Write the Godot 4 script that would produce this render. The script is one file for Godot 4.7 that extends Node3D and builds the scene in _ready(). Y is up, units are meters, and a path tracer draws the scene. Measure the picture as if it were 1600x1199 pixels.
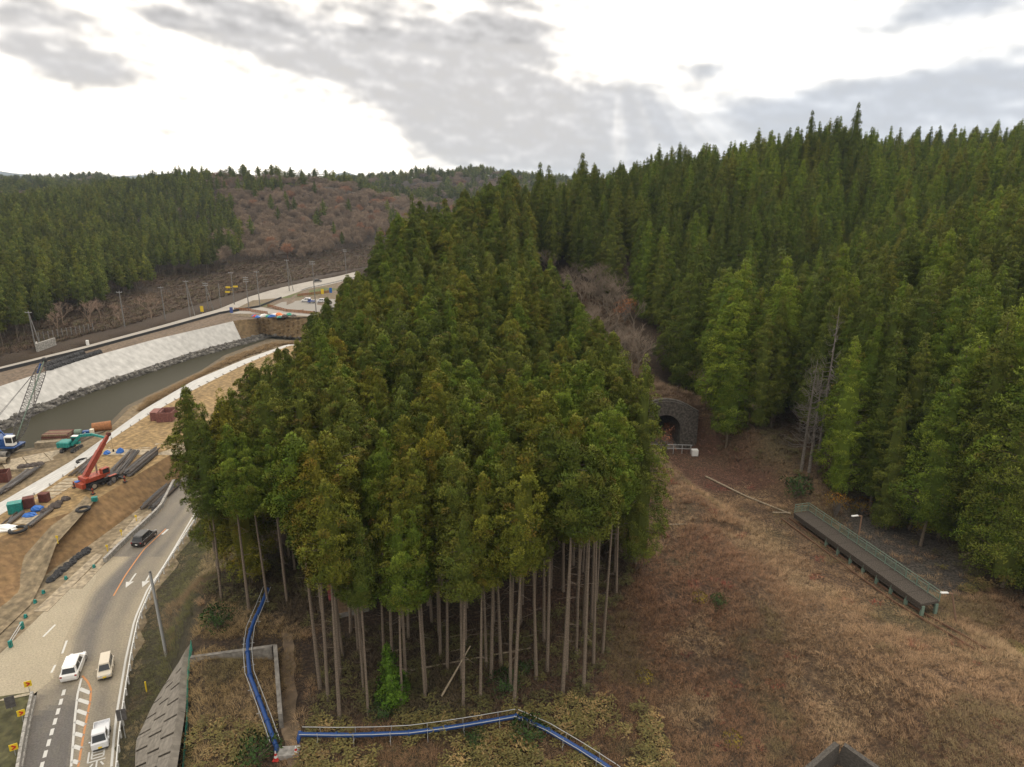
extends Node3D
# A wooded hill beside a river works, seen from a drone. x right, y up, -z away from the camera. Metres; y = 0 is the near road.

var rng := RandomNumberGenerator.new()
var names := {}
var M := {}
var nz := FastNoiseLite.new()
var nf := FastNoiseLite.new()

class MB:
	var v := PackedVector3Array()
	var n := PackedVector3Array()
	var c := PackedColorArray()
	var col := Color.WHITE
	func tri(a: Vector3, b: Vector3, d: Vector3, hint: Vector3) -> void:
		var k := (d - a).cross(b - a)
		if k.dot(hint) < 0.0:
			var t := b
			b = d
			d = t
			k = -k
		k = k.normalized()
		v.append(a); v.append(b); v.append(d)
		n.append(k); n.append(k); n.append(k)
		c.append(col); c.append(col); c.append(col)
	func quad(a: Vector3, b: Vector3, d: Vector3, e: Vector3, hint: Vector3) -> void:
		tri(a, b, d, hint)
		tri(a, d, e, hint)
	func box(at: Vector3, s: Vector3, basis := Basis.IDENTITY) -> void:
		var h := s * 0.5
		for ax in 3:
			var o := Vector3.ZERO
			var p := Vector3.ZERO
			var q := Vector3.ZERO
			o[ax] = h[ax]
			p[(ax + 1) % 3] = h[(ax + 1) % 3]
			q[(ax + 2) % 3] = h[(ax + 2) % 3]
			for sg in [-1.0, 1.0]:
				var f: Vector3 = o * sg
				quad(at + basis * (f - p - q), at + basis * (f + p - q), at + basis * (f + p + q), at + basis * (f - p + q), basis * f)
	# a box along a line from a to b, w wide and h high
	func beam(a: Vector3, b: Vector3, w: float, h: float) -> void:
		var z := (b - a).normalized()
		var x := z.cross(Vector3.UP) if absf(z.y) < 0.98 else z.cross(Vector3.RIGHT)
		x = x.normalized()
		box((a + b) * 0.5, Vector3(w, h, a.distance_to(b)), Basis(x, x.cross(-z).normalized(), -z))
	# a chamfered box
	func cbox(at: Vector3, s: Vector3, e: float, basis := Basis.IDENTITY) -> void:
		var h := s * 0.5
		var ring := func(y: float, k: float) -> Array:
			var x := h.x - k
			var z := h.z - k
			return [Vector3(-x + e, y, -z), Vector3(x - e, y, -z), Vector3(x, y, -z + e), Vector3(x, y, z - e), Vector3(x - e, y, z), Vector3(-x + e, y, z), Vector3(-x, y, z - e), Vector3(-x, y, -z + e)]
		var rs := [ring.call(-h.y, e), ring.call(-h.y + e, 0.0), ring.call(h.y - e, 0.0), ring.call(h.y, e)]
		for i in 3:
			for j in 8:
				var k := (j + 1) % 8
				quad(at + basis * rs[i][j], at + basis * rs[i][k], at + basis * rs[i + 1][k], at + basis * rs[i + 1][j], basis * (rs[i][j] + rs[i + 1][k]))
		for j in range(1, 7):
			tri(at + basis * rs[3][0], at + basis * rs[3][j], at + basis * rs[3][j + 1], basis.y)
			tri(at + basis * rs[0][0], at + basis * rs[0][j], at + basis * rs[0][j + 1], -basis.y)
	func tube(pts: Array, r0: float, r1: float, sides := 8, caps := true) -> void:
		var rings := []
		var m := pts.size()
		var up := Vector3.UP
		for i in m:
			var d: Vector3 = (pts[mini(i + 1, m - 1)] - pts[maxi(i - 1, 0)]).normalized()
			if absf(d.dot(up)) > 0.97:
				up = Vector3.RIGHT if absf(d.x) < 0.7 else Vector3.BACK
			var x := d.cross(up).normalized()
			var y := x.cross(d).normalized()
			var r := lerpf(r0, r1, float(i) / maxf(1.0, m - 1))
			var ring := []
			for j in sides:
				var a := TAU * j / sides
				ring.append([pts[i], (x * cos(a) + y * sin(a)) , r])
			rings.append(ring)
		for i in m - 1:
			for j in sides:
				var k := (j + 1) % sides
				var q := [rings[i][j], rings[i][k], rings[i + 1][k], rings[i + 1][j]]
				var ps := []
				for e in q:
					ps.append(e[0] + e[1] * e[2])
				var kk: Vector3 = (ps[2] - ps[0]).cross(ps[1] - ps[0])
				var order := [0, 1, 2, 0, 2, 3] if kk.dot(q[0][1] + q[1][1]) >= 0.0 else [0, 2, 1, 0, 3, 2]
				for o in order:
					v.append(ps[o])
					n.append(q[o][1])
					c.append(col)
		if caps:
			for e in [0, m - 1]:
				var dd: Vector3 = (pts[0] - pts[1]) if e == 0 else (pts[m - 1] - pts[m - 2])
				for j in range(1, sides - 1):
					tri(rings[e][0][0] + rings[e][0][1] * rings[e][0][2], rings[e][j][0] + rings[e][j][1] * rings[e][j][2], rings[e][j + 1][0] + rings[e][j + 1][1] * rings[e][j + 1][2], dd)
	# a side profile (z, y) given across x from -w to w, its edges bevelled
	func prism(poly: PackedVector2Array, w: float, e := 0.0, shrink := 0.94, at := Vector3.ZERO, basis := Basis.IDENTITY) -> void:
		var cen := Vector2.ZERO
		for p in poly:
			cen += p
		cen /= poly.size()
		var small := PackedVector2Array()
		for p in poly:
			small.append(cen + (p - cen) * (shrink if e > 0.0 else 1.0))
		var idx := Geometry2D.triangulate_polygon(small)
		for sg in [-1.0, 1.0]:
			for i in range(0, idx.size(), 3):
				var q := []
				for k in 3:
					q.append(at + basis * Vector3(sg * w, small[idx[i + k]].y, small[idx[i + k]].x))
				tri(q[0], q[1], q[2], basis.x * sg)
		var m := poly.size()
		var turn := 1.0 if not Geometry2D.is_polygon_clockwise(poly) else -1.0
		for i in m:
			var a := poly[i]
			var b := poly[(i + 1) % m]
			var d := (b - a) * turn
			var hint := basis * Vector3(0, -d.x, d.y)
			quad(at + basis * Vector3(-w + e, a.y, a.x), at + basis * Vector3(w - e, a.y, a.x), at + basis * Vector3(w - e, b.y, b.x), at + basis * Vector3(-w + e, b.y, b.x), hint)
			if e > 0.0:
				var sa := small[i]
				var sb := small[(i + 1) % m]
				for sg in [-1.0, 1.0]:
					quad(at + basis * Vector3(sg * (w - e), a.y, a.x), at + basis * Vector3(sg * (w - e), b.y, b.x), at + basis * Vector3(sg * w, sb.y, sb.x), at + basis * Vector3(sg * w, sa.y, sa.x), hint + basis.x * sg)
	func mesh() -> ArrayMesh:
		var arr := []
		arr.resize(Mesh.ARRAY_MAX)
		arr[Mesh.ARRAY_VERTEX] = v
		arr[Mesh.ARRAY_NORMAL] = n
		arr[Mesh.ARRAY_COLOR] = c
		var m := ArrayMesh.new()
		m.add_surface_from_arrays(Mesh.PRIMITIVE_TRIANGLES, arr)
		return m

func numbered(called: String) -> String:
	if not names.has(called):
		names[called] = 0
		return called
	names[called] += 1
	return "%s_%03d" % [called, names[called]]

func meta(o: Node, label := "", category := "", group := "", kind := "") -> Node:
	if label: o.set_meta("label", label)
	if category: o.set_meta("category", category)
	if group: o.set_meta("group", group)
	if kind: o.set_meta("kind", kind)
	return o

func thing(called: String, label: String, category: String, at := Vector3.ZERO, turn := 0.0, group := "") -> Node3D:
	var o := Node3D.new()
	o.name = numbered(called)
	add_child(o)
	o.position = at
	o.rotation.y = turn
	meta(o, label, category, group)
	return o

func part(b, called: String, m: Material, parent: Node, at := Vector3.ZERO) -> MeshInstance3D:
	var o := MeshInstance3D.new()
	o.name = called
	o.mesh = b.mesh() if b is MB else b
	o.material_override = m
	o.position = at
	parent.add_child(o, true)
	return o

func single(b, called: String, m: Material, label: String, category: String, group := "", at := Vector3.ZERO, turn := 0.0) -> MeshInstance3D:
	var o := part(b, numbered(called), m, self, at)
	o.rotation.y = turn
	meta(o, label, category, group)
	return o

func struct(b, called: String, m: Material, label: String, category: String, parent: Node = self) -> MeshInstance3D:
	var o := part(b, numbered(called) if parent == self else called, m, parent)
	if parent == self:
		meta(o, label, category, "", "structure")
	return o

func boxed(called: String, m: Material, parent: Node, at: Vector3, s: Vector3, e := 0.0) -> MeshInstance3D:
	var b := MB.new()
	if e > 0.0: b.cbox(Vector3.ZERO, s, e)
	else: b.box(Vector3.ZERO, s)
	return part(b, called, m, parent, at)

# linear colour in, material out
func lin(r: float, g: float, b: float) -> Color:
	return Color(r, g, b).linear_to_srgb()

func mat(col: Color, rough := 0.8, metal := 0.0, vertex := false) -> StandardMaterial3D:
	var m := StandardMaterial3D.new()
	m.albedo_color = col
	m.roughness = rough
	m.metallic = metal
	m.vertex_color_use_as_albedo = vertex
	m.cull_mode = BaseMaterial3D.CULL_DISABLED
	return m

func noise_tex(freq: float, lo: float, hi: float, sd: int, tint := Color.WHITE, oct := 5, size := 512) -> NoiseTexture2D:
	var f := FastNoiseLite.new()
	f.seed = sd
	f.frequency = freq
	f.fractal_octaves = oct
	var t := NoiseTexture2D.new()
	t.width = size
	t.height = size
	t.seamless = true
	t.noise = f
	var g := Gradient.new()
	g.set_color(0, Color(lo, lo, lo))
	g.set_color(1, Color(hi, hi, hi) * tint)
	t.color_ramp = g
	return t

func textured(m: StandardMaterial3D, t: Texture2D, scale: float, bump: Texture2D = null, depth := 1.0) -> StandardMaterial3D:
	m.albedo_texture = t
	m.uv1_triplanar = true
	m.uv1_world_triplanar = true
	m.uv1_scale = Vector3.ONE * scale
	if bump:
		m.heightmap_enabled = true
		m.heightmap_texture = bump
		m.heightmap_scale = depth
	return m

func materials() -> void:
	var fine := noise_tex(0.03, 0.55, 1.0, 3)
	var coarse := noise_tex(0.012, 0.62, 1.0, 5)
	var speck := noise_tex(0.12, 0.5, 1.0, 9, Color.WHITE, 3)
	M.ground = textured(mat(Color.WHITE, 1.0, 0.0, true), noise_tex(0.05, 0.25, 1.0, 11), 0.12, fine, 20.0)
	M.soil = textured(mat(Color.WHITE, 1.0, 0.0, true), noise_tex(0.02, 0.6, 1.0, 12), 0.09, fine, 6.0)
	M.road = textured(mat(Color.WHITE, 0.85, 0.0, true), noise_tex(0.06, 0.78, 1.0, 13), 0.14)
	M.paint = textured(mat(lin(0.72, 0.71, 0.68), 0.7), noise_tex(0.08, 0.72, 1.0, 14), 0.5)
	M.orange_paint = textured(mat(lin(0.62, 0.27, 0.1), 0.7), noise_tex(0.08, 0.75, 1.0, 14), 0.5)
	M.slab = textured(mat(lin(0.62, 0.61, 0.59), 0.9), noise_tex(0.02, 0.72, 1.0, 15), 0.05)
	M.concrete = textured(mat(lin(0.27, 0.25, 0.225), 0.95), coarse, 0.25, speck, 1.0)
	M.dark_concrete = textured(mat(lin(0.15, 0.132, 0.116), 0.95), noise_tex(0.02, 0.45, 1.0, 16), 0.2, speck, 1.0)
	M.stained_concrete = textured(mat(lin(0.13, 0.115, 0.1), 0.95), noise_tex(0.02, 0.45, 1.0, 16), 0.5, speck, 1.0)
	M.wall_concrete = textured(mat(lin(0.34, 0.305, 0.26), 0.95), coarse, 0.25, speck, 1.0)
	M.pale_concrete = textured(mat(lin(0.45, 0.43, 0.4), 0.95), coarse, 0.3)
	M.deck = textured(mat(lin(0.16, 0.13, 0.105), 0.95), noise_tex(0.05, 0.3, 1.0, 17), 0.3, speck, 1.0)
	M.stone = textured(mat(lin(0.19, 0.18, 0.165), 0.95), speck, 0.6)
	M.bark = textured(mat(lin(0.29, 0.225, 0.17), 0.95), noise_tex(0.03, 0.5, 1.0, 18), 0.5)
	M.grey_bark = textured(mat(lin(0.24, 0.21, 0.185), 0.95), coarse, 0.5)
	M.twig = mat(Color.WHITE, 0.95, 0.0, true)
	M.leaf = mat(Color.WHITE, 0.75, 0.0, true)
	M.leaf.metallic_specular = 0.25
	M.leaf.backlight_enabled = true
	M.leaf.backlight = Color(0.45, 0.45, 0.25)
	M.grass = mat(Color.WHITE, 0.9, 0.0, true)
	M.grass.backlight_enabled = true
	M.grass.backlight = Color(0.3, 0.28, 0.22)
	M.water = mat(lin(0.042, 0.039, 0.026), 0.3)
	M.water.metallic_specular = 0.08
	M.water.normal_enabled = true
	var wn := noise_tex(0.03, 0.0, 1.0, 20)
	wn.color_ramp = null
	wn.as_normal_map = true
	wn.bump_strength = 1.5
	M.water.normal_texture = wn
	M.water.normal_scale = 0.35
	M.water.uv1_triplanar = true
	M.water.uv1_world_triplanar = true
	M.water.uv1_scale = Vector3.ONE * 0.12
	M.plate = textured(mat(lin(0.44, 0.36, 0.25), 0.8), coarse, 0.2)
	M.steel = textured(mat(lin(0.15, 0.14, 0.14), 0.75, 0.1), coarse, 0.5)
	M.pile_grey = textured(mat(lin(0.2, 0.195, 0.2), 0.75, 0.1), coarse, 0.5)
	M.pile_brown = textured(mat(lin(0.16, 0.125, 0.1), 0.85), coarse, 0.5)
	M.galv = mat(lin(0.42, 0.43, 0.44), 0.5, 0.4)
	M.pole = textured(mat(lin(0.3, 0.29, 0.28), 0.9), coarse, 0.4)
	M.rust = textured(mat(lin(0.25, 0.13, 0.075), 0.9), noise_tex(0.04, 0.5, 1.0, 21), 1.0)
	M.rusty_white = textured(mat(lin(0.5, 0.33, 0.24), 0.9), noise_tex(0.05, 0.35, 1.0, 22, Color(1, 0.95, 0.9)), 0.9)
	M.orange_pipe = textured(mat(lin(0.42, 0.17, 0.06), 0.8), coarse, 0.4)
	M.blue_pipe = textured(mat(lin(0.012, 0.085, 0.34), 0.55), noise_tex(0.03, 0.55, 1.0, 31), 0.8)
	M.blue_tarp = mat(lin(0.01, 0.11, 0.42), 0.55)
	M.blue_body = textured(mat(lin(0.01, 0.09, 0.34), 0.4), coarse, 0.5)
	M.teal = textured(mat(lin(0.01, 0.3, 0.27), 0.45), coarse, 0.5)
	M.crane = textured(mat(lin(0.5, 0.075, 0.03), 0.45), coarse, 0.4)
	M.crane_pink = textured(mat(lin(0.5, 0.1, 0.06), 0.5), coarse, 0.4)
	M.maroon = textured(mat(lin(0.16, 0.045, 0.032), 0.85), coarse, 0.4)
	M.pink_box = textured(mat(lin(0.3, 0.12, 0.1), 0.85), coarse, 0.4)
	M.rail_green = textured(mat(lin(0.24, 0.34, 0.27), 0.8), noise_tex(0.06, 0.6, 1.0, 23), 1.5)
	M.net_green = mat(lin(0.03, 0.26, 0.19), 0.7)
	M.black = mat(lin(0.018, 0.018, 0.02), 0.7)
	M.rubber = mat(lin(0.02, 0.02, 0.021), 0.9)
	M.bag = textured(mat(lin(0.055, 0.055, 0.06), 0.85), coarse, 0.7)
	M.grey_bag = textured(mat(lin(0.13, 0.105, 0.095), 0.9), coarse, 0.7)
	M.white = mat(lin(0.7, 0.7, 0.69), 0.6)
	M.cream = mat(lin(0.6, 0.55, 0.44), 0.4)
	M.yellow = mat(lin(0.7, 0.5, 0.02), 0.6)
	M.red = mat(lin(0.5, 0.03, 0.025), 0.6)
	M.orange = mat(lin(0.62, 0.16, 0.03), 0.6)
	M.shrine_red = textured(mat(lin(0.2, 0.03, 0.03), 0.7), coarse, 0.5)
	M.wood = textured(mat(lin(0.26, 0.17, 0.1), 0.9), coarse, 0.5)
	M.pale_wood = textured(mat(lin(0.42, 0.34, 0.24), 0.9), coarse, 0.5)
	M.glass = mat(lin(0.02, 0.024, 0.03), 0.12)
	M.chrome = mat(lin(0.5, 0.5, 0.52), 0.3, 0.8)
	for k in [["car_white", 0.72, 0.72, 0.72], ["car_cream", 0.56, 0.5, 0.4], ["car_truck", 0.66, 0.67, 0.7], ["car_black", 0.012, 0.012, 0.015], ["car_blue", 0.05, 0.09, 0.3]]:
		var m := mat(lin(k[1], k[2], k[3]), 0.35)
		m.clearcoat_enabled = true
		m.clearcoat = 0.5
		M[k[0]] = m
	M.head = mat(lin(0.7, 0.7, 0.72), 0.15)
	M.tail = mat(lin(0.3, 0.01, 0.01), 0.25)
	M.mountain = mat(lin(0.06, 0.075, 0.07), 1.0)

# ---------------------------------------------------------------- the lie of the land
func seg(pts: Array, t: float) -> float:
	if t <= pts[0][0]: return pts[0][1]
	for i in pts.size() - 1:
		if t <= pts[i + 1][0]:
			return lerpf(pts[i][1], pts[i + 1][1], (t - pts[i][0]) / (pts[i + 1][0] - pts[i][0]))
	return pts[-1][1]

const EDGE := [[30, -25], [44.9, -32.2], [52, -35.4], [58.1, -38.1], [63.9, -40.4], [70.3, -42], [75.5, -42.9], [92, -46], [130, -45], [180, -47], [230, -56], [290, -70], [340, -66], [400, -40], [480, 20]]
const PROF := [[20, 4.5], [45, 6.3], [60, 8], [80, 10], [98, 13], [115, 15], [150, 19.5], [165, 24], [200, 33], [240, 40], [300, 45], [700, 52]]
const CAP := [[-60, 6], [-40, 12], [-23, 19], [0, 26], [40, 34], [80, 39], [170, 46], [300, 52]]
var TRACK := PackedVector2Array([Vector2(50, 25), Vector2(41, 45), Vector2(36.2, 58), Vector2(31.5, 76), Vector2(26.5, 90), Vector2(23.3, 98.4)])
var FARROAD := PackedVector2Array([Vector2(-140, 100), Vector2(-126, 162), Vector2(-112, 211), Vector2(-104, 270), Vector2(-85, 330), Vector2(-60, 385), Vector2(-10, 450), Vector2(80, 520), Vector2(300, 640)])
const HILLS := [[-185, 560, 95, 22], [-330, 520, 80, 9], [-430, 600, 110, 6], [-70, 900, 90, 17], [-190, 880, 80, 9], [30, 980, 120, 12], [-90, 640, 60, -9], [-260, 700, 70, -6], [-430, 470, 150, -15], [-270, 400, 60, 5]]
var FOLD := PackedVector2Array([Vector2(37, 116), Vector2(62, 143), Vector2(97, 188), Vector2(125, 230)])
const LEFTPROF := [[0, 0], [8, 0.6], [28, 2.5], [50, 6], [94, 11], [140, 17], [200, 21], [350, 26], [600, 34], [900, 40]]

func near_poly(poly: PackedVector2Array, p: Vector2) -> Vector2:
	# distance to a line and the side: x = distance, y = 1 on the left of its direction
	var best := 1e9
	var side := 1.0
	for i in poly.size() - 1:
		var q := Geometry2D.get_closest_point_to_segment(p, poly[i], poly[i + 1])
		var d := q.distance_to(p)
		if d < best - 0.001:
			best = d
			var e := poly[i + 1] - poly[i]
			side = 1.0 if e.cross(p - poly[i]) > 0.0 else -1.0
	return Vector2(best, side)

var WORKS := PackedVector2Array()

func ground_h(x: float, d: float) -> float:
	var p := Vector2(x, d)
	var h := 0.0
	var t := x - seg(EDGE, d)
	var bump := nz.get_noise_2d(x * 3.0, d * 3.0)
	# right of the near road: the hill and the forest beyond the railway
	if t > 0.0 and d < 600.0:
		var pr := seg(PROF, d)
		var cp := seg(CAP, x)
		h = pr if pr < cp else cp - 0.15 * (pr - cp)
		h += 0.03 * maxf(0.0, x - 60.0)
		h += 7.0 * exp(-pow((x - 106.0) / 22.0, 2.0) - pow((d - 225.0) / 32.0, 2.0)) - 4.0 * exp(-pow((x - 142.0) / 18.0, 2.0) - pow((d - 230.0) / 40.0, 2.0))
		# a fold in the slope beyond the railway
		var fold := near_poly(FOLD, p)
		h -= 9.0 * exp(-pow(fold.x / 13.0, 2.0))
		if fold.y < 0.0 and d > 85.0: h += 3.5 * smoothstep(10.0, 30.0, fold.x) * smoothstep(85.0, 110.0, d) * (1.0 - smoothstep(190.0, 230.0, d))
		if d > 62.0: h += bump * 1.6 * smoothstep(62.0, 90.0, d)
		if d < 64.0:
			# the low ground between the pipe and the railway bank
			h -= 2.6 * smoothstep(2.0, 14.0, x) * (1.0 - smoothstep(28.0, 34.0, x)) * (1.0 - smoothstep(44.0, 60.0, d))
			h += bump * 0.5
		var tr := near_poly(TRACK, p)
		var bed := 6.9 if d > 57.0 else lerpf(7.3, 6.9, smoothstep(50.0, 57.0, d))
		if d < 98.5 or absf(x - 23.3) > 5.0:
			var w := 1.0 - smoothstep(3.2, 9.0 if d > 70.0 else 13.0, tr.x)
			if d > 98.5: w *= 1.0 - smoothstep(98.5, 101.0, d)
			h = lerpf(h, bed, w)
		h += 2.6 * exp(-pow((x - 23.3) / 7.0, 2.0)) * smoothstep(98.4, 99.0, d) * (1.0 - smoothstep(106.0, 126.0, d))
		# the ground meets the head of the tunnel portal
		if d > 98.5 and d < 107.0 and absf(x - 23.3) < 6.2:
			var crown := 12.35 + 1.9 * sin(PI * clampf((x - 18.4) / 9.8, 0.0, 1.0))
			h = lerpf(crown, h, maxf(smoothstep(99.5, 106.0, d), smoothstep(5.2, 6.2, absf(x - 23.3))))
		# the bank falls away on the far side of the track
		if d < 58.0: h -= 3.0 * smoothstep(2.2, 9.0, tr.x) * (1.0 - smoothstep(50.0, 58.0, d)) * (1.0 if tr.y < 0.0 else 0.0)
		# the flat gully behind the platform
		var gul := (1.0 - smoothstep(4.0, 9.0, Vector2(x - 43.5, (d - 68.0) * 0.6).length()))
		h = lerpf(h, 6.4, gul)
		if d < 57.0:
			h *= smoothstep(2.6, 8.0, t) * 0.93 + 0.07
		else:
			h *= lerpf(smoothstep(2.0, 8.5, t), smoothstep(-42.0, -21.0, x), smoothstep(57.0, 70.0, d))
		if d > 260.0 and x < 60.0:
			h *= 1.0 - smoothstep(260.0, 400.0, d) * (1.0 - smoothstep(0.0, 60.0, x))
	else:
		h = -0.35
	# hills beyond the far road
	var fr := near_poly(FARROAD, p)
	if fr.y > 0.0:
		var g := 2.3 + seg(LEFTPROF, fr.x)
		for q in HILLS: g += q[3] * exp(-Vector2((x - q[0]) / q[2], (d - q[1]) / (q[2] * 1.1)).length_squared())
		g += bump * minf(fr.x * 0.03, 3.0)
		g += nf.get_noise_2d(x, d) * clampf((d - 350.0) * 0.05, 0.0, 12.0)
		h = maxf(h, g) if d > 380.0 else g
	elif WORKS.size() and Geometry2D.is_point_in_polygon(p, WORKS):
		h = -9.0
	elif t <= 0.0 and d > 235.0:
		h = 1.2
	return h

func ground_col(x: float, d: float) -> Color:
	var a := nz.get_noise_2d(x * 5.0 + 300.0, d * 5.0)
	var b := nz.get_noise_2d(x * 1.7, d * 1.7 + 900.0)
	var litter := Color(0.1, 0.062, 0.034)
	var dry := Color(0.25, 0.155, 0.085)
	var red := Color(0.2, 0.1, 0.058)
	var green := Color(0.085, 0.09, 0.035)
	var c := litter
	if d < 110.0 and x > -46.0:
		var tr := near_poly(TRACK, Vector2(x, d)).x
		c = litter.lerp(dry, 1.0 - smoothstep(6.0, 19.0, tr))
		c = c.lerp(red, clampf(b * 1.4, 0.0, 0.5))
		if d > 82.0 and tr < 6.0: c = c.lerp(Color(0.2, 0.09, 0.06), 0.7)
		if Vector2(x - 43.5, (d - 68.0) * 0.6).length() < 6.0: c = Color(0.17, 0.145, 0.12)
		c = c.lerp(green, clampf(a * 1.2 - 0.1, 0.0, 0.6))
		if x < -30.0: c = c.lerp(green, 0.5)
	return c * (1.0 + 0.35 * a)

func ground_at(x: float, z: float, lift := 0.0) -> Vector3:
	return Vector3(x, ground_h(x, -z) + lift, z)

func resample(pts: Array, n: int) -> PackedVector3Array:
	var cv := Curve3D.new()
	for p in pts: cv.add_point(p)
	var out := PackedVector3Array()
	var L := cv.get_baked_length()
	for i in n: out.append(cv.sample_baked(L * i / (n - 1.0)))
	return out

# a strip between two lines, `m` cells across, its surface uneven by `rough` metres away from the two edges
func strip(b: MB, A: PackedVector3Array, B: PackedVector3Array, m: int, rough := 0.0, col = null) -> void:
	var rows := []
	for i in A.size():
		var row := []
		for j in m + 1:
			var t := float(j) / m
			var p := A[i].lerp(B[i], t)
			if j > 0 and j < m: p.y += nz.get_noise_2d(p.x * 6.0, p.z * 6.0) * rough
			row.append(p)
		rows.append(row)
	for i in A.size() - 1:
		for j in m:
			if col != null:
				var q: Vector3 = (rows[i][j] + rows[i + 1][j + 1]) * 0.5
				b.col = col.call(q, (j + 0.5) / m, (i + 0.5) / A.size())
			b.quad(rows[i][j], rows[i][j + 1], rows[i + 1][j + 1], rows[i + 1][j], Vector3.UP)

# a flat ribbon w wide along a line
func ribbon(b: MB, pts: Array, w: float) -> void:
	for i in pts.size() - 1:
		var e: Vector3 = (pts[i + 1] - pts[i])
		var s0: Vector3 = (pts[i + 1] - pts[maxi(i - 1, 0)]).cross(Vector3.UP).normalized() * w * 0.5
		var s1: Vector3 = (pts[mini(i + 2, pts.size() - 1)] - pts[i]).cross(Vector3.UP).normalized() * w * 0.5
		b.quad(pts[i] - s0, pts[i] + s0, pts[i + 1] + s1, pts[i + 1] - s1, Vector3.UP)

func lifted(pts: Array, y: float) -> Array:
	var o := []
	for p in pts: o.append(p + Vector3(0, y, 0))
	return o

# ---------------------------------------------------------------- sky
func make_sky() -> Sky:
	var w := 1536
	var h := 768
	var img := Image.create(w, h, false, Image.FORMAT_RGBF)
	var cn := FastNoiseLite.new()
	cn.seed = 41
	cn.frequency = 0.6
	cn.fractal_octaves = 6
	cn.fractal_gain = 0.6
	var ray := FastNoiseLite.new()
	ray.seed = 8
	ray.frequency = 0.09
	# banks of cloud: azimuth and elevation in degrees, half widths, tilt, weight
	var banks := [
		[Vector2(-7.4, 8.2), 10.0, 3.6, -0.3, 1.0], [Vector2(-0.5, 10.9), 7.0, 4.0, 0.0, 0.8], [Vector2(-19.2, 10.5), 6.5, 2.0, -0.4, 1.0], [Vector2(-5.0, 4.6), 4.5, 2.2, -0.3, 0.9],
		[Vector2(-32.5, 9.2), 7.0, 3.2, -0.2, 0.85], [Vector2(-29.9, 7.4), 2.2, 0.7, 0.0, 0.8], [Vector2(-24.7, 10.7), 1.6, 0.7, 0.0, 0.7], [Vector2(30.9, 3.6), 14.0, 4.2, 0.35, 0.9],
		[Vector2(13.9, 2.9), 15.0, 3.0, 0.0, 1.0], [Vector2(6.5, 4.6), 6.0, 2.2, 0.25, 0.9], [Vector2(22.0, 3.8), 10.0, 2.6, 0.2, 0.9], [Vector2(1.5, 4.1), 5.0, 3.0, 0.0, 0.8], [Vector2(30.5, 10.9), 8.0, 1.2, 0.1, 0.8], [Vector2(14.9, 8.0), 2.2, 0.6, 0.0, 0.5]]
	var sun: Vector2 = Vector2(7.7, 11.2)
	for y in h:
		var el := 90.0 - 180.0 * (y + 0.5) / h
		var sy := sin(deg_to_rad(el))
		for x in w:
			if el < -4.0:
				img.set_pixel(x, y, Color(0.1, 0.1, 0.085))
				continue
			var a := TAU * (x + 0.5) / w
			# the panorama's first column looks along -z
			var az := rad_to_deg(a)
			if az > 180.0: az -= 360.0
			var ar := deg_to_rad(az)
			var k := 1.0 / (maxf(sy, 0.0) + 0.16)
			var cy := cos(deg_to_rad(el))
			var nx := sin(ar) * cy * k
			var nzz := -cos(ar) * cy * k
			var n1 := cn.get_noise_2d(az * 0.2 + el * 0.12, el * 0.7 + az * 0.06) if el < 40.0 else cn.get_noise_2d(nx, nzz)
			var inside := (1.0 - smoothstep(36.0, 60.0, absf(az))) * (1.0 - smoothstep(17.0, 30.0, el))
			var c := 0.0
			if inside > 0.0:
				var s := 0.0
				for q in banks:
					var dx: float = az - q[0].x
					var dy: float = el - q[0].y
					var ux: float = (dx * cos(q[3]) + dy * sin(q[3])) / q[1]
					var uy: float = (-dx * sin(q[3]) + dy * cos(q[3])) / q[2]
					var e := ux * ux + uy * uy
					if e < 7.0: s += q[4] * exp(-e)
				c += minf(s, 1.0) * 0.95
			var cool := smoothstep(0.0, 22.0, az) * (1.0 - smoothstep(40.0, 80.0, az))
			var n2 := cn.get_noise_2d(az * 0.6 + el * 0.3 + 40.0, el * 2.2 + az * 0.25)
			var den := smoothstep(-0.3, 1.05, c * 1.4 - 0.22 + n1 * 0.6 + n2 * lerpf(0.3, 0.12, cool))
			var rt := rad_to_deg(atan2(el - sun.y, az - sun.x))
			var rd := Vector2(az - sun.x, el - sun.y).length()
			var shaft := maxf(0.0, ray.get_noise_1d(rt)) * smoothstep(3.0, 7.0, rd) * (1.0 - smoothstep(10.0, 22.0, rd)) * smoothstep(0.0, 3.0, sun.y - el) * smoothstep(2.0, 9.0, az)
			den *= 1.0 - 0.5 * shaft
			var white := Color(2.25, 2.02, 1.68)
			var grey := Color(0.6, 0.585, 0.58).lerp(Color(0.58, 0.61, 0.66), cool)
			var o := Color(1, 1, 1)
			var wisp := 1.0 - lerpf(0.45, 0.2, cool) * n2 - 0.25 * n1
			for ch in 3: o[ch] = grey[ch] * wisp * pow(white[ch] / grey[ch], 1.0 - den)
			# away from the sun the cloud cover is even: an overcast sky, brightest overhead
			var cover := 1.9 * (1.0 + 2.0 * maxf(sy, 0.0)) / 3.0 * (1.0 + 0.25 * n1)
			o = Color(cover * 1.07, cover, cover * 0.89).lerp(o, inside)
			img.set_pixel(x, y, o)
	var ps := PanoramaSkyMaterial.new()
	ps.panorama = ImageTexture.create_from_image(img)
	var sk := Sky.new()
	sk.sky_material = ps
	return sk

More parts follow.
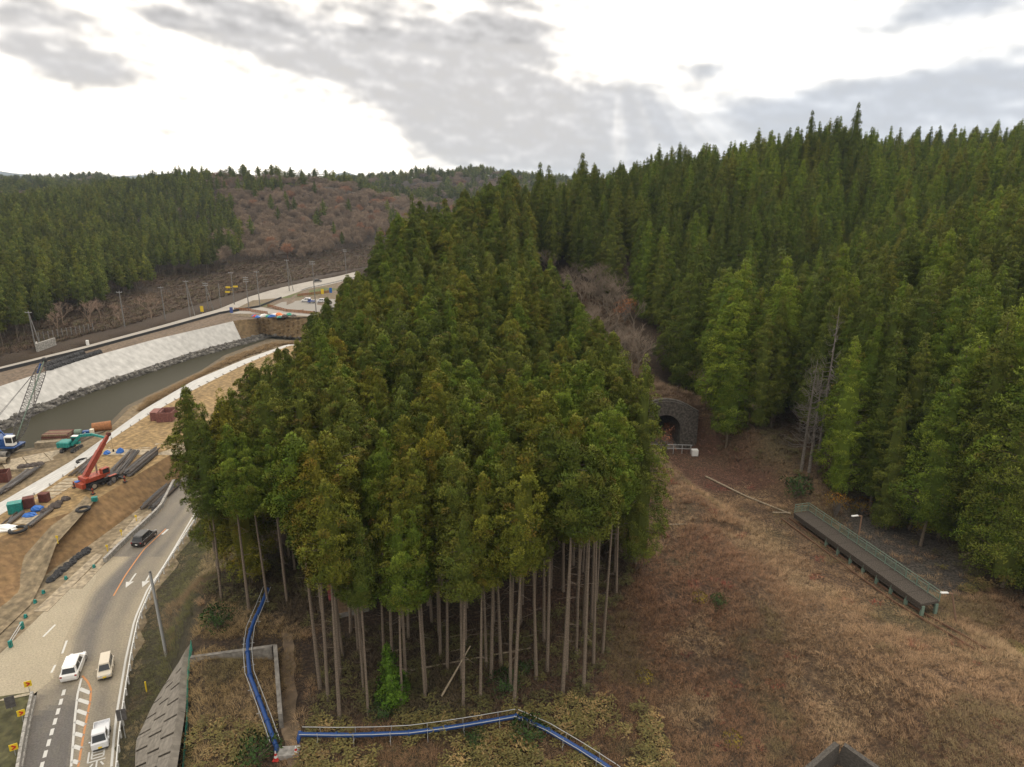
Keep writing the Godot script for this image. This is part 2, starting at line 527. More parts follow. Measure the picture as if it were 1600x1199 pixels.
func _ready() -> void:
	rng.seed = 20231
	nz.seed = 7
	nz.frequency = 0.012
	nz.fractal_octaves = 4
	nf.seed = 19
	nf.frequency = 0.006
	nf.fractal_octaves = 3
	# camera
	var cam := Camera3D.new()
	cam.name = "camera"
	cam.position = Vector3(0, 46, 0)
	cam.rotation_degrees = Vector3(-16.4, 0, 0)
	cam.fov = 58.66
	cam.far = 20000.0
	add_child(cam)
	cam.current = true
	# sky, exposure and haze
	var env := Environment.new()
	env.background_mode = Environment.BG_SKY
	env.sky = make_sky()
	env.tonemap_mode = Environment.TONE_MAPPER_LINEAR
	env.tonemap_exposure = 1.12
	env.sdfgi_enabled = true
	env.ssao_enabled = true
	env.ssil_enabled = true
	env.fog_enabled = true
	env.fog_density = 0.0001
	env.fog_light_color = Color(0.72, 0.78, 0.86)
	var we := WorldEnvironment.new()
	we.name = "world_environment"
	we.environment = env
	add_child(we)
	# the sun behind cloud, ahead of the camera and a little to the right
	var sun := DirectionalLight3D.new()
	sun.name = "sun"
	sun.light_energy = 0.4
	sun.light_angular_distance = 20.0
	sun.light_color = Color(1.0, 0.95, 0.88)
	sun.shadow_enabled = true
	sun.rotation_degrees = Vector3(-32.0, 180.0 - 12.0, 0)
	add_child(sun)
	materials()
	print("sky ", Time.get_ticks_msec())
	lines()
	make_ground()
	make_river()
	make_road()
	make_hillside_walls()
	make_tunnel()
	make_platform()
	print("structure ", Time.get_ticks_msec())
	make_forest()
	print("forest ", Time.get_ticks_msec())
	make_undergrowth()
	print("undergrowth ", Time.get_ticks_msec())
	make_pipes()
	make_traffic()
	make_works()
	make_far_side()
	print("done ", Time.get_ticks_msec())

# ---------------------------------------------------------------- setting
var L := []

func lines() -> void:
	var raw := [
		[Vector3(-132.94, 2.5, -142.84), Vector3(-125.94, 2.5, -162.3), Vector3(-118.66, 2.5, -184.18), Vector3(-111.83, 2.5, -211.32), Vector3(-105.33, 2.5, -241.87), Vector3(-104.43, 2.5, -270.48), Vector3(-101.05, 2.5, -290.96), Vector3(-93.59, 2.5, -312.51), Vector3(-84.81, 2.5, -330.21), Vector3(-78.84, 2.5, -352.58)],
		[Vector3(-129.35, 2.5, -138.64), Vector3(-122.54, 2.5, -157.57), Vector3(-115.06, 2.5, -178.21), Vector3(-107.99, 2.5, -203.62), Vector3(-100.63, 2.5, -233.18), Vector3(-91.84, 2.5, -245.79), Vector3(-90.17, 2.5, -265.79), Vector3(-86.87, 2.5, -289.14), Vector3(-79.41, 2.5, -308.37), Vector3(-73.51, 2.5, -327.89)],
		[Vector3(-115.43, 2.4, -122.32), Vector3(-114.32, 2.4, -146.12), Vector3(-112.93, 2.4, -155.09), Vector3(-109.03, 2.4, -175.77), Vector3(-103.36, 2.4, -194.31), Vector3(-90.67, 2.4, -222.25), Vector3(-79.87, 2.4, -227.27), Vector3(-64.92, 2.4, -227.85), Vector3(-49.25, 2.4, -236.14)],
		[Vector3(-107.62, -2.8, -111.64), Vector3(-108.51, -2.8, -136.5), Vector3(-108.69, -2.8, -146.82), Vector3(-106.16, -2.8, -161.88), Vector3(-95.97, -2.8, -199.12), Vector3(-84.48, -2.8, -225.35), Vector3(-72.05, -3.2, -221.2), Vector3(-59.83, -3.2, -223.17), Vector3(-46.02, -3.2, -229.26)],
		[Vector3(-106.92, -4.1, -110.43), Vector3(-107.12, -4.1, -134.18), Vector3(-107.05, -4.1, -146.59), Vector3(-104.44, -4.1, -163.97), Vector3(-94.94, -4.1, -196.45), Vector3(-80.5, -4.1, -227.25), Vector3(-69.27, -4.1, -222.31), Vector3(-55.99, -4.1, -224.75), Vector3(-44.07, -4.1, -230.31)],
		[Vector3(-110.49, -4.1, -114.61), Vector3(-99.23, -4.1, -123.22), Vector3(-93.57, -4.1, -125.89), Vector3(-87.46, -4.1, -128.31), Vector3(-86.81, -4.1, -137.3), Vector3(-90.27, -4.1, -151.2), Vector3(-88.35, -4.1, -167.9), Vector3(-86.44, -4.1, -183.48), Vector3(-87.03, -4.1, -200.36), Vector3(-81.32, -4.1, -223.28), Vector3(-66.32, -4.1, -219.44), Vector3(-43.33, -4.1, -226.25)],
		[Vector3(-105.32, -2.5, -109.03), Vector3(-94.93, -2.5, -117.72), Vector3(-89.71, -2.5, -120.56), Vector3(-83.6, -2.5, -122.87), Vector3(-82.51, -2.5, -131.39), Vector3(-85.88, -2.5, -145.46), Vector3(-83.95, -2.6, -161.22), Vector3(-81.97, -2.6, -176.04), Vector3(-81.34, -2.6, -191.32), Vector3(-75.57, -2.6, -212.87), Vector3(-62.56, -2.6, -210.16), Vector3(-41.52, -2.6, -216.6)],
		[Vector3(-81.96, -2.5, -81.68), Vector3(-80.89, -2.5, -98.18), Vector3(-80, -2.5, -114.69), Vector3(-80.71, -2.5, -124.9), Vector3(-82.11, -2.5, -144.56), Vector3(-81.53, -2.5, -167.1), Vector3(-76.65, -2.5, -188.7), Vector3(-70.33, -2.5, -207.96), Vector3(-55.72, -2.5, -207.08), Vector3(-41.1, -2.5, -214.28)],
		[Vector3(-69.35, 3, -68.54), Vector3(-69.09, 3, -83.4), Vector3(-68.31, 3, -91.42), Vector3(-68.7, 3, -104.37), Vector3(-70.02, 3, -111.35), Vector3(-70.18, 3, -124.3), Vector3(-68.95, 3, -140.73), Vector3(-66.05, 3, -162.25), Vector3(-61.34, 3, -182.83), Vector3(-50.6, 3, -188.35), Vector3(-37.82, 3, -197.67)],
		[Vector3(-66.12, 3, -64.76), Vector3(-64.72, 3, -77.33), Vector3(-62.7, 3, -81.58), Vector3(-60.45, 3, -83.4), Vector3(-59.14, 3, -86.26), Vector3(-57.65, 3, -95.48), Vector3(-56.29, 3, -104.37), Vector3(-55.58, 3, -118.88), Vector3(-55.33, 3, -141.2), Vector3(-55.61, 3, -169.27), Vector3(-46.24, 3, -185.16), Vector3(-34.04, 3, -197.67)],
		[Vector3(-58.85, 0, -55.36), Vector3(-56.49, 0, -65), Vector3(-56.15, 0, -68.64), Vector3(-57.08, 0, -74.03), Vector3(-56.01, 0, -79.86), Vector3(-54.8, 0, -92.27), Vector3(-53.85, 0, -97.8), Vector3(-54.43, 0, -115.28), Vector3(-52.82, 0, -137.11), Vector3(-53.92, 0, -170.98), Vector3(-46.21, 0, -200.62), Vector3(-34.83, 0, -214.35)]]
	for r in raw: L.append(resample(r, 90))
	# the ground dips under the river works
	for p in L[0]: WORKS.append(Vector2(p.x + 1.5, -p.z))
	var back: PackedVector3Array = L[10].duplicate()
	back.reverse()
	for p in back: WORKS.append(Vector2(p.x - 1.0, -p.z))

func make_ground() -> void:
	var xs := []
	var ds := []
	var x := -1600.0
	while x < 1600.0:
		xs.append(x)
		var ax := absf(x)
		x += 1.25 if (x > -50.0 and x < 58.0) else (4.0 if ax < 130.0 else (12.0 if ax < 400.0 else 60.0))
	var d := 18.0
	while d < 2600.0:
		ds.append(d)
		d += 1.25 if d < 57.0 else (1.5 if d < 110.0 else (4.0 if d < 260.0 else (12.0 if d < 700.0 else 60.0)))
	# a row of the sheet on either side of the tunnel mouth
	for k in ds.size():
		if ds[k] > 98.5:
			ds[k - 1] = 97.9
			ds[k] = 99.1
			break
	var nx := xs.size()
	var nd := ds.size()
	var vs := PackedVector3Array()
	var ns := PackedVector3Array()
	var cs := PackedColorArray()
	vs.resize(nx * nd)
	ns.resize(nx * nd)
	cs.resize(nx * nd)
	for j in nd:
		for i in nx:
			vs[j * nx + i] = Vector3(xs[i], ground_h(xs[i], ds[j]), -ds[j])
			cs[j * nx + i] = ground_col(xs[i], ds[j])
	for j in nd:
		for i in nx:
			var dx := vs[j * nx + mini(i + 1, nx - 1)] - vs[j * nx + maxi(i - 1, 0)]
			var dz := vs[mini(j + 1, nd - 1) * nx + i] - vs[maxi(j - 1, 0) * nx + i]
			ns[j * nx + i] = dx.cross(dz).normalized()
	var ix := PackedInt32Array()
	for j in nd - 1:
		for i in nx - 1:
			if ds[j] < 98.5 and ds[j + 1] > 98.5 and absf(xs[i] + 0.6 - 23.3) < 4.2: continue
			var a := j * nx + i
			ix.append_array([a, a + nx, a + 1, a + 1, a + nx, a + nx + 1])
	var arr := []
	arr.resize(Mesh.ARRAY_MAX)
	arr[Mesh.ARRAY_VERTEX] = vs
	arr[Mesh.ARRAY_NORMAL] = ns
	arr[Mesh.ARRAY_COLOR] = cs
	arr[Mesh.ARRAY_INDEX] = ix
	var m := ArrayMesh.new()
	m.add_surface_from_arrays(Mesh.PRIMITIVE_TRIANGLES, arr)
	struct(m, "ground", M.ground, "brown leaf-littered ground of the hill and the valley", "ground")
	# blue mountains on the horizon
	var ridges := [[4600.0, 30.0, 75.0, 3], [5600.0, 40.0, 120.0, 5]]
	for r in ridges:
		var b := MB.new()
		var fr := FastNoiseLite.new()
		fr.seed = r[3]
		fr.frequency = 0.0009
		fr.fractal_octaves = 5
		var prev := []
		for i in 161:
			var a := lerpf(-0.95, 0.75, i / 160.0)
			var p = Vector3(sin(a), 0, -cos(a)) * r[0]
			var top: float = r[1] + r[2] * clampf(0.42 + 0.9 * fr.get_noise_2d(p.x, p.z), 0.05, 1.0)
			var row := [p - Vector3(0, 60, 0), p * 1.05 + Vector3(0, top * 0.6, 0), p * 1.1 + Vector3(0, top, 0), p * 1.25 - Vector3(0, 60, 0)]
			if prev:
				for k in 3: b.quad(prev[k], row[k], row[k + 1], prev[k + 1], Vector3(0, 1, 0.3))
			prev = row
		struct(b, "mountain_ridge", M.mountain, "low blue mountain ridge on the hazy horizon" if r[3] == 3 else "highest pale blue mountain ridge far behind the hills", "mountain")

func soil_tint(base: Color, amp := 0.22) -> Callable:
	return func(p: Vector3, _t: float, _s: float) -> Color:
		return base * (1.0 + amp * (nz.get_noise_2d(p.x * 9.0, p.z * 9.0) + 0.6 * nz.get_noise_2d(p.x * 40.0, p.z * 40.0)))

func make_river() -> void:
	var b := MB.new()
	strip(b, L[0], L[1], 4, 0.0, soil_tint(Color(0.36, 0.33, 0.29), 0.12))
	struct(b, "far_road", M.road, "pale narrow road along the far river bank", "road")
	b = MB.new()
	strip(b, L[1], L[2], 6, 0.5, soil_tint(Color(0.2, 0.145, 0.1)))
	struct(b, "far_bank", M.soil, "bare brown earth between the far road and the white revetment", "bank")
	# the white revetment on the far bank ends at a slanting edge
	b = MB.new()
	var n := 62
	strip(b, L[2].slice(0, n), L[3].slice(0, n), 4)
	var rev := struct(b, "revetment", M.slab, "broad white concrete revetment on the far river bank", "revetment")
	for k in [20, 61]:
		var bb := MB.new()
		bb.beam(L[2][k] + Vector3(0, 0.0, 0), L[3][k] + Vector3(0, 0.0, 0), 0.3, 0.1)
		part(bb, "joint_rib", M.concrete if k < 61 else M.slab, rev)
	var e := MB.new()
	strip(e, L[2].slice(n - 1), L[3].slice(n - 1), 5, 0.8, soil_tint(Color(0.24, 0.165, 0.085)))
	struct(e, "weedy_bank", M.soil, "weedy brown bank past the end of the white revetment", "bank")
	# rock foot
	b = MB.new()
	strip(b, L[3], L[4], 2, 0.0, soil_tint(Color(0.11, 0.1, 0.09)))
	struct(b, "rock_foot_bed", M.soil, "grey bed under the rocks at the foot of the revetment", "bank")
	b = MB.new()
	strip(b, L[4], L[5], 3)
	struct(b, "river", M.water, "murky green-brown river between the revetments", "river")
	b = MB.new()
	strip(b, L[5], L[6], 1, 0.0, soil_tint(Color(0.16, 0.12, 0.07)))
	strip(b, L[6], L[7], 8, 0.5, soil_tint(Color(0.25, 0.185, 0.105)))
	struct(b, "river_shelf", M.soil, "tan earth shelf beside the river under the near revetment", "bank")
	b = MB.new()
	strip(b, L[7], L[8], 3)
	var r2 := struct(b, "near_revetment", M.slab, "narrow white concrete revetment strip along the near levee", "revetment")
	for k in range(3, 82, 2):
		var bb := MB.new()
		var a: Vector3 = L[8][k]
		bb.beam(a + Vector3(0, 0.04, 0), a.lerp(L[7][k], 0.14) + Vector3(0, 0.06, 0), 0.16, 0.14)
		part(bb, "form_bracket", M.concrete, r2)
	b = MB.new()
	strip(b, L[8], L[9], 12, 0.25, func(p: Vector3, _t: float, _s: float) -> Color:
		var c := Color(0.37, 0.25, 0.115)
		return c * (1.0 + 0.2 * nz.get_noise_2d(p.x * 14.0, p.z * 4.0) + 0.12 * nz.get_noise_2d(p.x * 50.0, p.z * 50.0)))
	struct(b, "levee_top", M.soil, "flat yellow-brown earth on top of the new levee", "ground")
	b = MB.new()
	strip(b, L[9], L[10], 10, 0.5, soil_tint(Color(0.27, 0.165, 0.075), 0.3))
	struct(b, "levee_slope", M.soil, "brown earth slope of the levee facing the road", "bank")
	# apron between the slope and the road
	b = MB.new()
	var A := PackedVector3Array()
	var B := PackedVector3Array()
	for p in L[10]:
		var q: float = seg(EDGE, -p.z) + 1.0
		A.append(p + Vector3(-0.3, -0.02, 0))
		B.append(Vector3(q, -0.02, p.z))
	strip(b, A, B, 14, 0.0, soil_tint(Color(0.3, 0.235, 0.15), 0.25))
	struct(b, "roadside_apron", M.soil, "dusty tan ground beside the near road", "ground")
	# rocks along the foot of the revetment
	var mm := MultiMesh.new()
	mm.transform_format = MultiMesh.TRANSFORM_3D
	mm.use_colors = true
	mm.mesh = rock_mesh(5)
	var at := []
	for i in 88:
		var cnt := int(L[3][i].distance_to(L[3][i + 1]) * 3.2)
		for k in cnt:
			var t := rng.randf()
			var p: Vector3 = L[3][i].lerp(L[3][i + 1], rng.randf()).lerp(L[4][i].lerp(L[4][i + 1], rng.randf()), t)
			at.append(Transform3D(Basis.from_euler(Vector3(rng.randf() * 6, rng.randf() * 6, 0)).scaled(Vector3.ONE * rng.randf_range(0.35, 0.75)), p))
	mm.instance_count = at.size()
	for i in at.size():
		mm.set_instance_transform(i, at[i])
		var g := rng.randf_range(0.5, 1.3)
		mm.set_instance_color(i, Color(0.15, 0.14, 0.125) * g)
	var o := MultiMeshInstance3D.new()
	o.name = "foot_rocks"
	o.multimesh = mm
	o.material_override = M.twig
	add_child(o)
	meta(o, "grey rocks packed along the foot of the white revetment", "rocks", "", "stuff")

func rock_mesh(sd: int) -> ArrayMesh:
	var r := RandomNumberGenerator.new()
	r.seed = sd
	var b := MB.new()
	var P := []
	for i in 4:
		for j in 6:
			var th := PI * (i + 0.5) / 4.0
			P.append(Vector3(sin(th) * cos(TAU * j / 6), cos(th) * 0.75, sin(th) * sin(TAU * j / 6)) * r.randf_range(0.75, 1.1))
	for i in 3:
		for j in 6:
			var k := (j + 1) % 6
			b.quad(P[i * 6 + j], P[i * 6 + k], P[i * 6 + 6 + k], P[i * 6 + 6 + j], P[i * 6 + j] + P[i * 6 + 6 + k])
	for j in range(1, 5):
		b.tri(P[0], P[j], P[j + 1], Vector3.UP)
		b.tri(P[18], P[18 + j], P[19 + j], Vector3.DOWN)
	return b.mesh()

func make_road() -> void:
	# the carriageway from the frame's foot round the bend behind the wood
	var RL := [Vector3(-38.68, 0, -39.58), Vector3(-40.18, 0, -44.87), Vector3(-44.37, 0, -52.79), Vector3(-48.35, 0, -61.15), Vector3(-51.37, 0, -69.27), Vector3(-51.18, 0, -76.24), Vector3(-51.33, 0, -90.83), Vector3(-53.5, 0, -100), Vector3(-53, 0, -130), Vector3(-54, 0, -180), Vector3(-63, 0, -228)]
	var RR := [Vector3(-29.71, 0, -39.58), Vector3(-32.51, 0, -44.87), Vector3(-33.79, 0, -47.48), Vector3(-35.87, 0, -51.98), Vector3(-38.54, 0, -58.14), Vector3(-40.85, 0, -63.86), Vector3(-42.52, 0, -70.31), Vector3(-43.31, 0, -75.49), Vector3(-45.6, 0, -92), Vector3(-44.6, 0, -130), Vector3(-46.5, 0, -180), Vector3(-55.5, 0, -228)]
	var A := resample(RL, 260)
	var B := resample(RR, 260)
	var dusty := func(p: Vector3, t: float, _s: float) -> Color:
		var d := -p.z
		var tar := Color(0.14, 0.128, 0.118)
		var dust := Color(0.37, 0.315, 0.225)
		# tyre-polished asphalt where the traffic runs, tracked mud elsewhere
		var k := 0.22 + 0.25 * smoothstep(0.45, 0.95, t)
		var dd := d + 2.5 * nz.get_noise_2d(p.x * 12.0, p.z * 12.0)
		if d < 78.0: k = maxf(1.0 - smoothstep(0.2, 0.4, t), 0.22 + 0.4 * smoothstep(0.5, 0.75, t))
		k = lerpf(0.75, k, smoothstep(55.5, 60.0, dd))
		k = lerpf(lerpf(0.06, 0.62, smoothstep(0.42, 0.55, t)), k, smoothstep(51.0, 54.5, dd))
		k += 0.16 * cos(t * TAU * 3.3) * smoothstep(0.3, 0.5, t) + 0.25 * nz.get_noise_2d(p.x * 8.0, p.z * 2.5) + 0.15 * nz.get_noise_2d(p.x * 30.0, p.z * 9.0)
		return tar.lerp(dust, clampf(k, 0.0, 1.0)) * (1.0 + 0.08 * nz.get_noise_2d(p.x * 60.0, p.z * 60.0))
	var b := MB.new()
	strip(b, A, B, 30, 0.0, dusty)
	var road := struct(b, "road", M.road, "dusty two-lane asphalt road curving round the wooded hill", "road")
	# the side road of the works, thick with tracked mud
	b = MB.new()
	var C := resample([Vector3(-54.08, 0.01, -54.05), Vector3(-52.11, 0.01, -58.91), Vector3(-52.13, 0.01, -62.75), Vector3(-52.35, 0.01, -66.77), Vector3(-52.34, 0.01, -70.84), Vector3(-51.34, 0.01, -74.31)], 40)
	var D := resample([Vector3(-49.96, 0.01, -48.9), Vector3(-47.35, 0.01, -52.3), Vector3(-44.83, 0.01, -53.12), Vector3(-44.36, 0.01, -55.18), Vector3(-47, 0.01, -61.15), Vector3(-50.34, 0.01, -72.61)], 40)
	strip(b, C, D, 10, 0.0, soil_tint(Color(0.4, 0.345, 0.25), 0.1))
	struct(b, "side_road", M.road, "muddy tan side road leading off to the works", "road")
	# markings
	var y := 0.011
	var mk := func(pts: Array, w: float, m: Material) -> void:
		var bb := MB.new()
		ribbon(bb, lifted(Array(resample(pts, maxi(2, pts.size() * 4))), y), w)
		part(bb, "marking", m, road)
	mk.call([Vector3(-32.88, 0, -44.87), Vector3(-34.52, 0, -48.19), Vector3(-35.7, 0, -50.72), Vector3(-38.82, 0, -57.95), Vector3(-41.42, 0, -64.54), Vector3(-43.03, 0, -70.58), Vector3(-43.55, 0, -75.49), Vector3(-46.4, 0, -92)], 0.2, M.paint)
	mk.call([Vector3(-47.95, 0, -85.04), Vector3(-48.12, 0, -79.37), Vector3(-47.24, 0, -73.46), Vector3(-46.24, 0, -69.02)], 0.16, M.orange_paint)
	mk.call([Vector3(-36.19, 0, -44.87), Vector3(-39.27, 0, -50.41), Vector3(-40.75, 0, -53.21), Vector3(-41.64, 0, -55.28)], 0.18, M.paint)
	mk.call([Vector3(-35.61, 0, -44.87), Vector3(-37.51, 0, -48.91), Vector3(-39.06, 0, -52.38), Vector3(-39.84, 0, -53.8), Vector3(-40.76, 0, -54.83), Vector3(-41.79, 0, -55.63)], 0.17, M.orange_paint)
	mk.call([Vector3(-47.69, 0, -83.43), Vector3(-47.59, 0, -84.86)], 0.3, M.paint)
	for k in 7:
		var q: Array = [[Vector3(-36.47, 0, -45.46), Vector3(-35.79, 0, -45.26)], [Vector3(-37.31, 0, -47), Vector3(-36.46, 0, -46.72)], [Vector3(-38.09, 0, -48.4), Vector3(-37.14, 0, -48.12)], [Vector3(-38.87, 0, -49.8), Vector3(-37.71, 0, -49.35)], [Vector3(-39.55, 0, -51.11), Vector3(-38.28, 0, -50.64)], [Vector3(-40.26, 0, -52.47), Vector3(-38.88, 0, -51.98)], [Vector3(-40.98, 0, -53.88), Vector3(-39.6, 0, -53.29)]][k]
		mk.call(q, 0.38, M.paint)
	for k in 8:
		var a := Vector3(lerpf(-38.5, -42.5, k / 8.0), 0, -lerpf(44.6, 54.2, k / 8.0))
		mk.call([a, a + Vector3(-0.33, 0, -0.75)], 0.28, M.paint)
	for q in [[Vector3(-49.5, 0, -61.58), Vector3(-49.54, 0, -63.64)], [Vector3(-45.8, 0, -58.92), Vector3(-46.61, 0, -60.95)], [Vector3(-45.07, 0, -56.08), Vector3(-45.4, 0, -57.19)]]:
		mk.call(q, 0.2, M.paint)
	# turn arrows
	for q in [[Vector3(-45.75, 0, -70.85), Vector3(-46.14, 0, -73.75)], [Vector3(-43.84, 0, -70.98), Vector3(-44.41, 0, -74.03)]]:
		var d: Vector3 = (q[1] - q[0]).normalized()
		var s := d.cross(Vector3.UP)
		var bb := MB.new()
		ribbon(bb, lifted([q[0] + d * 0.9, q[1]], y), 0.2)
		var p0: Vector3 = q[0] + Vector3(0, y, 0)
		bb.tri(p0 - d * 0.2, p0 + d * 1.1 + s * 0.45, p0 + d * 1.1 - s * 0.45, Vector3.UP)
		part(bb, "arrow_marking", M.paint, road)
	# characters painted on the lane, read by drivers coming towards the foot of the frame
	var ch := MB.new()
	var o := Vector3(-34.58, 0, -45.72)
	var dn := Vector3(0.42, 0, 0.9).normalized()
	var rt := Vector3(-dn.z, 0, dn.x)
	rt = -rt
	var st := func(x0: float, y0: float, x1: float, y1: float) -> void:
		ribbon(ch, lifted([o + rt * x0 * 0.8 - dn * y0 * 1.25, o + rt * x1 * 0.8 - dn * y1 * 1.25], y), 0.13)
	for q in [[-0.5, 0.9, 0.6, 0.9], [-0.5, 0.62, 0.6, 0.62], [-0.5, 0.34, 0.6, 0.34], [-0.5, 0.06, 0.6, 0.06], [-0.5, 0.06, -0.5, 0.9], [0.6, 0.06, 0.6, 0.9], [-0.8, 0.8, -0.8, -0.2], [-0.8, -0.2, 0.8, -0.2], [0.05, -0.2, 0.05, -0.9], [-0.3, -0.4, -0.6, -0.75], [0.4, -0.4, 0.7, -0.75]]:
		st.call(q[0], q[1], q[2], q[3])
	part(ch, "character_marking", M.paint, road)
	# guard rail along the wooded side
	var g := thing("guard_rail", "long white guard rail on the verge beside the curving road", "guard rail")
	var gp := resample([Vector3(-31.44, 0, -42.96), Vector3(-32.35, 0, -44.87), Vector3(-33.63, 0, -47.48), Vector3(-35.64, 0, -51.98), Vector3(-38.28, 0, -58.14), Vector3(-40.57, 0, -63.86), Vector3(-42.22, 0, -70.31), Vector3(-42.99, 0, -75.35), Vector3(-45, 0, -90)], 28)
	var bm := MB.new()
	for i in gp.size() - 1:
		for yy in [0.5, 0.72]:
			bm.beam(gp[i] + Vector3(0, yy, 0), gp[i + 1] + Vector3(0, yy, 0), 0.07, 0.13)
	part(bm, "rail", M.white, g)
	for i in gp.size():
		var pb := MB.new()
		pb.tube([gp[i] + Vector3(0.1, -0.3, 0), gp[i] + Vector3(0.1, 0.82, 0)], 0.07, 0.07, 6)
		part(pb, "post", M.white, g)
	# concrete kerb wall on the river side of the bend
	var kw := MB.new()
	var kp := resample([Vector3(-51.18, 0, -76.24), Vector3(-51.37, 0, -81.69), Vector3(-51.33, 0, -90.83), Vector3(-53.7, 0, -100)], 12)
	for i in kp.size() - 1: kw.beam(kp[i] + Vector3(-0.2, 0.3, 0), kp[i + 1] + Vector3(-0.2, 0.3, 0), 0.35, 0.7)
	single(kw, "kerb_wall", M.pale_concrete, "low concrete kerb wall between the road bend and the steel plates", "wall")
	var tw := thing("traffic_barrier", "white weathered barrier wall beside the grassy road corner", "barrier")
	var tp := resample([Vector3(-38.96, 0, -42.96), Vector3(-40.07, 0, -44.87), Vector3(-42.28, 0, -48.91), Vector3(-44.2, 0, -52.63)], 7)
	for i in tp.size() - 1:
		var bb := MB.new()
		var a: Vector3 = tp[i].lerp(tp[i + 1], 0.02)
		var q: Vector3 = tp[i].lerp(tp[i + 1], 0.98)
		bb.beam(a + Vector3(-0.3, 0.12, 0), q + Vector3(-0.3, 0.12, 0), 0.5, 0.3)
		bb.beam(a + Vector3(-0.3, 0.5, 0), q + Vector3(-0.3, 0.5, 0), 0.24, 0.6)
		part(bb, "block", M.pale_concrete, tw)
	b = MB.new()
	strip(b, resample([Vector3(-53.11, 0.03, -50.68), Vector3(-47.74, 0.03, -52.84), Vector3(-45.21, 0.03, -53.43)], 20), resample([Vector3(-45.82, 0.03, -39.55), Vector3(-39.61, 0.03, -39.55), Vector3(-39.72, 0.03, -43.84), Vector3(-44.32, 0.03, -52.11)], 20), 8, 0.2, soil_tint(Color(0.1, 0.095, 0.04), 0.5))
	struct(b, "grass_corner", M.soil, "green and brown grass corner between the two roads", "ground")

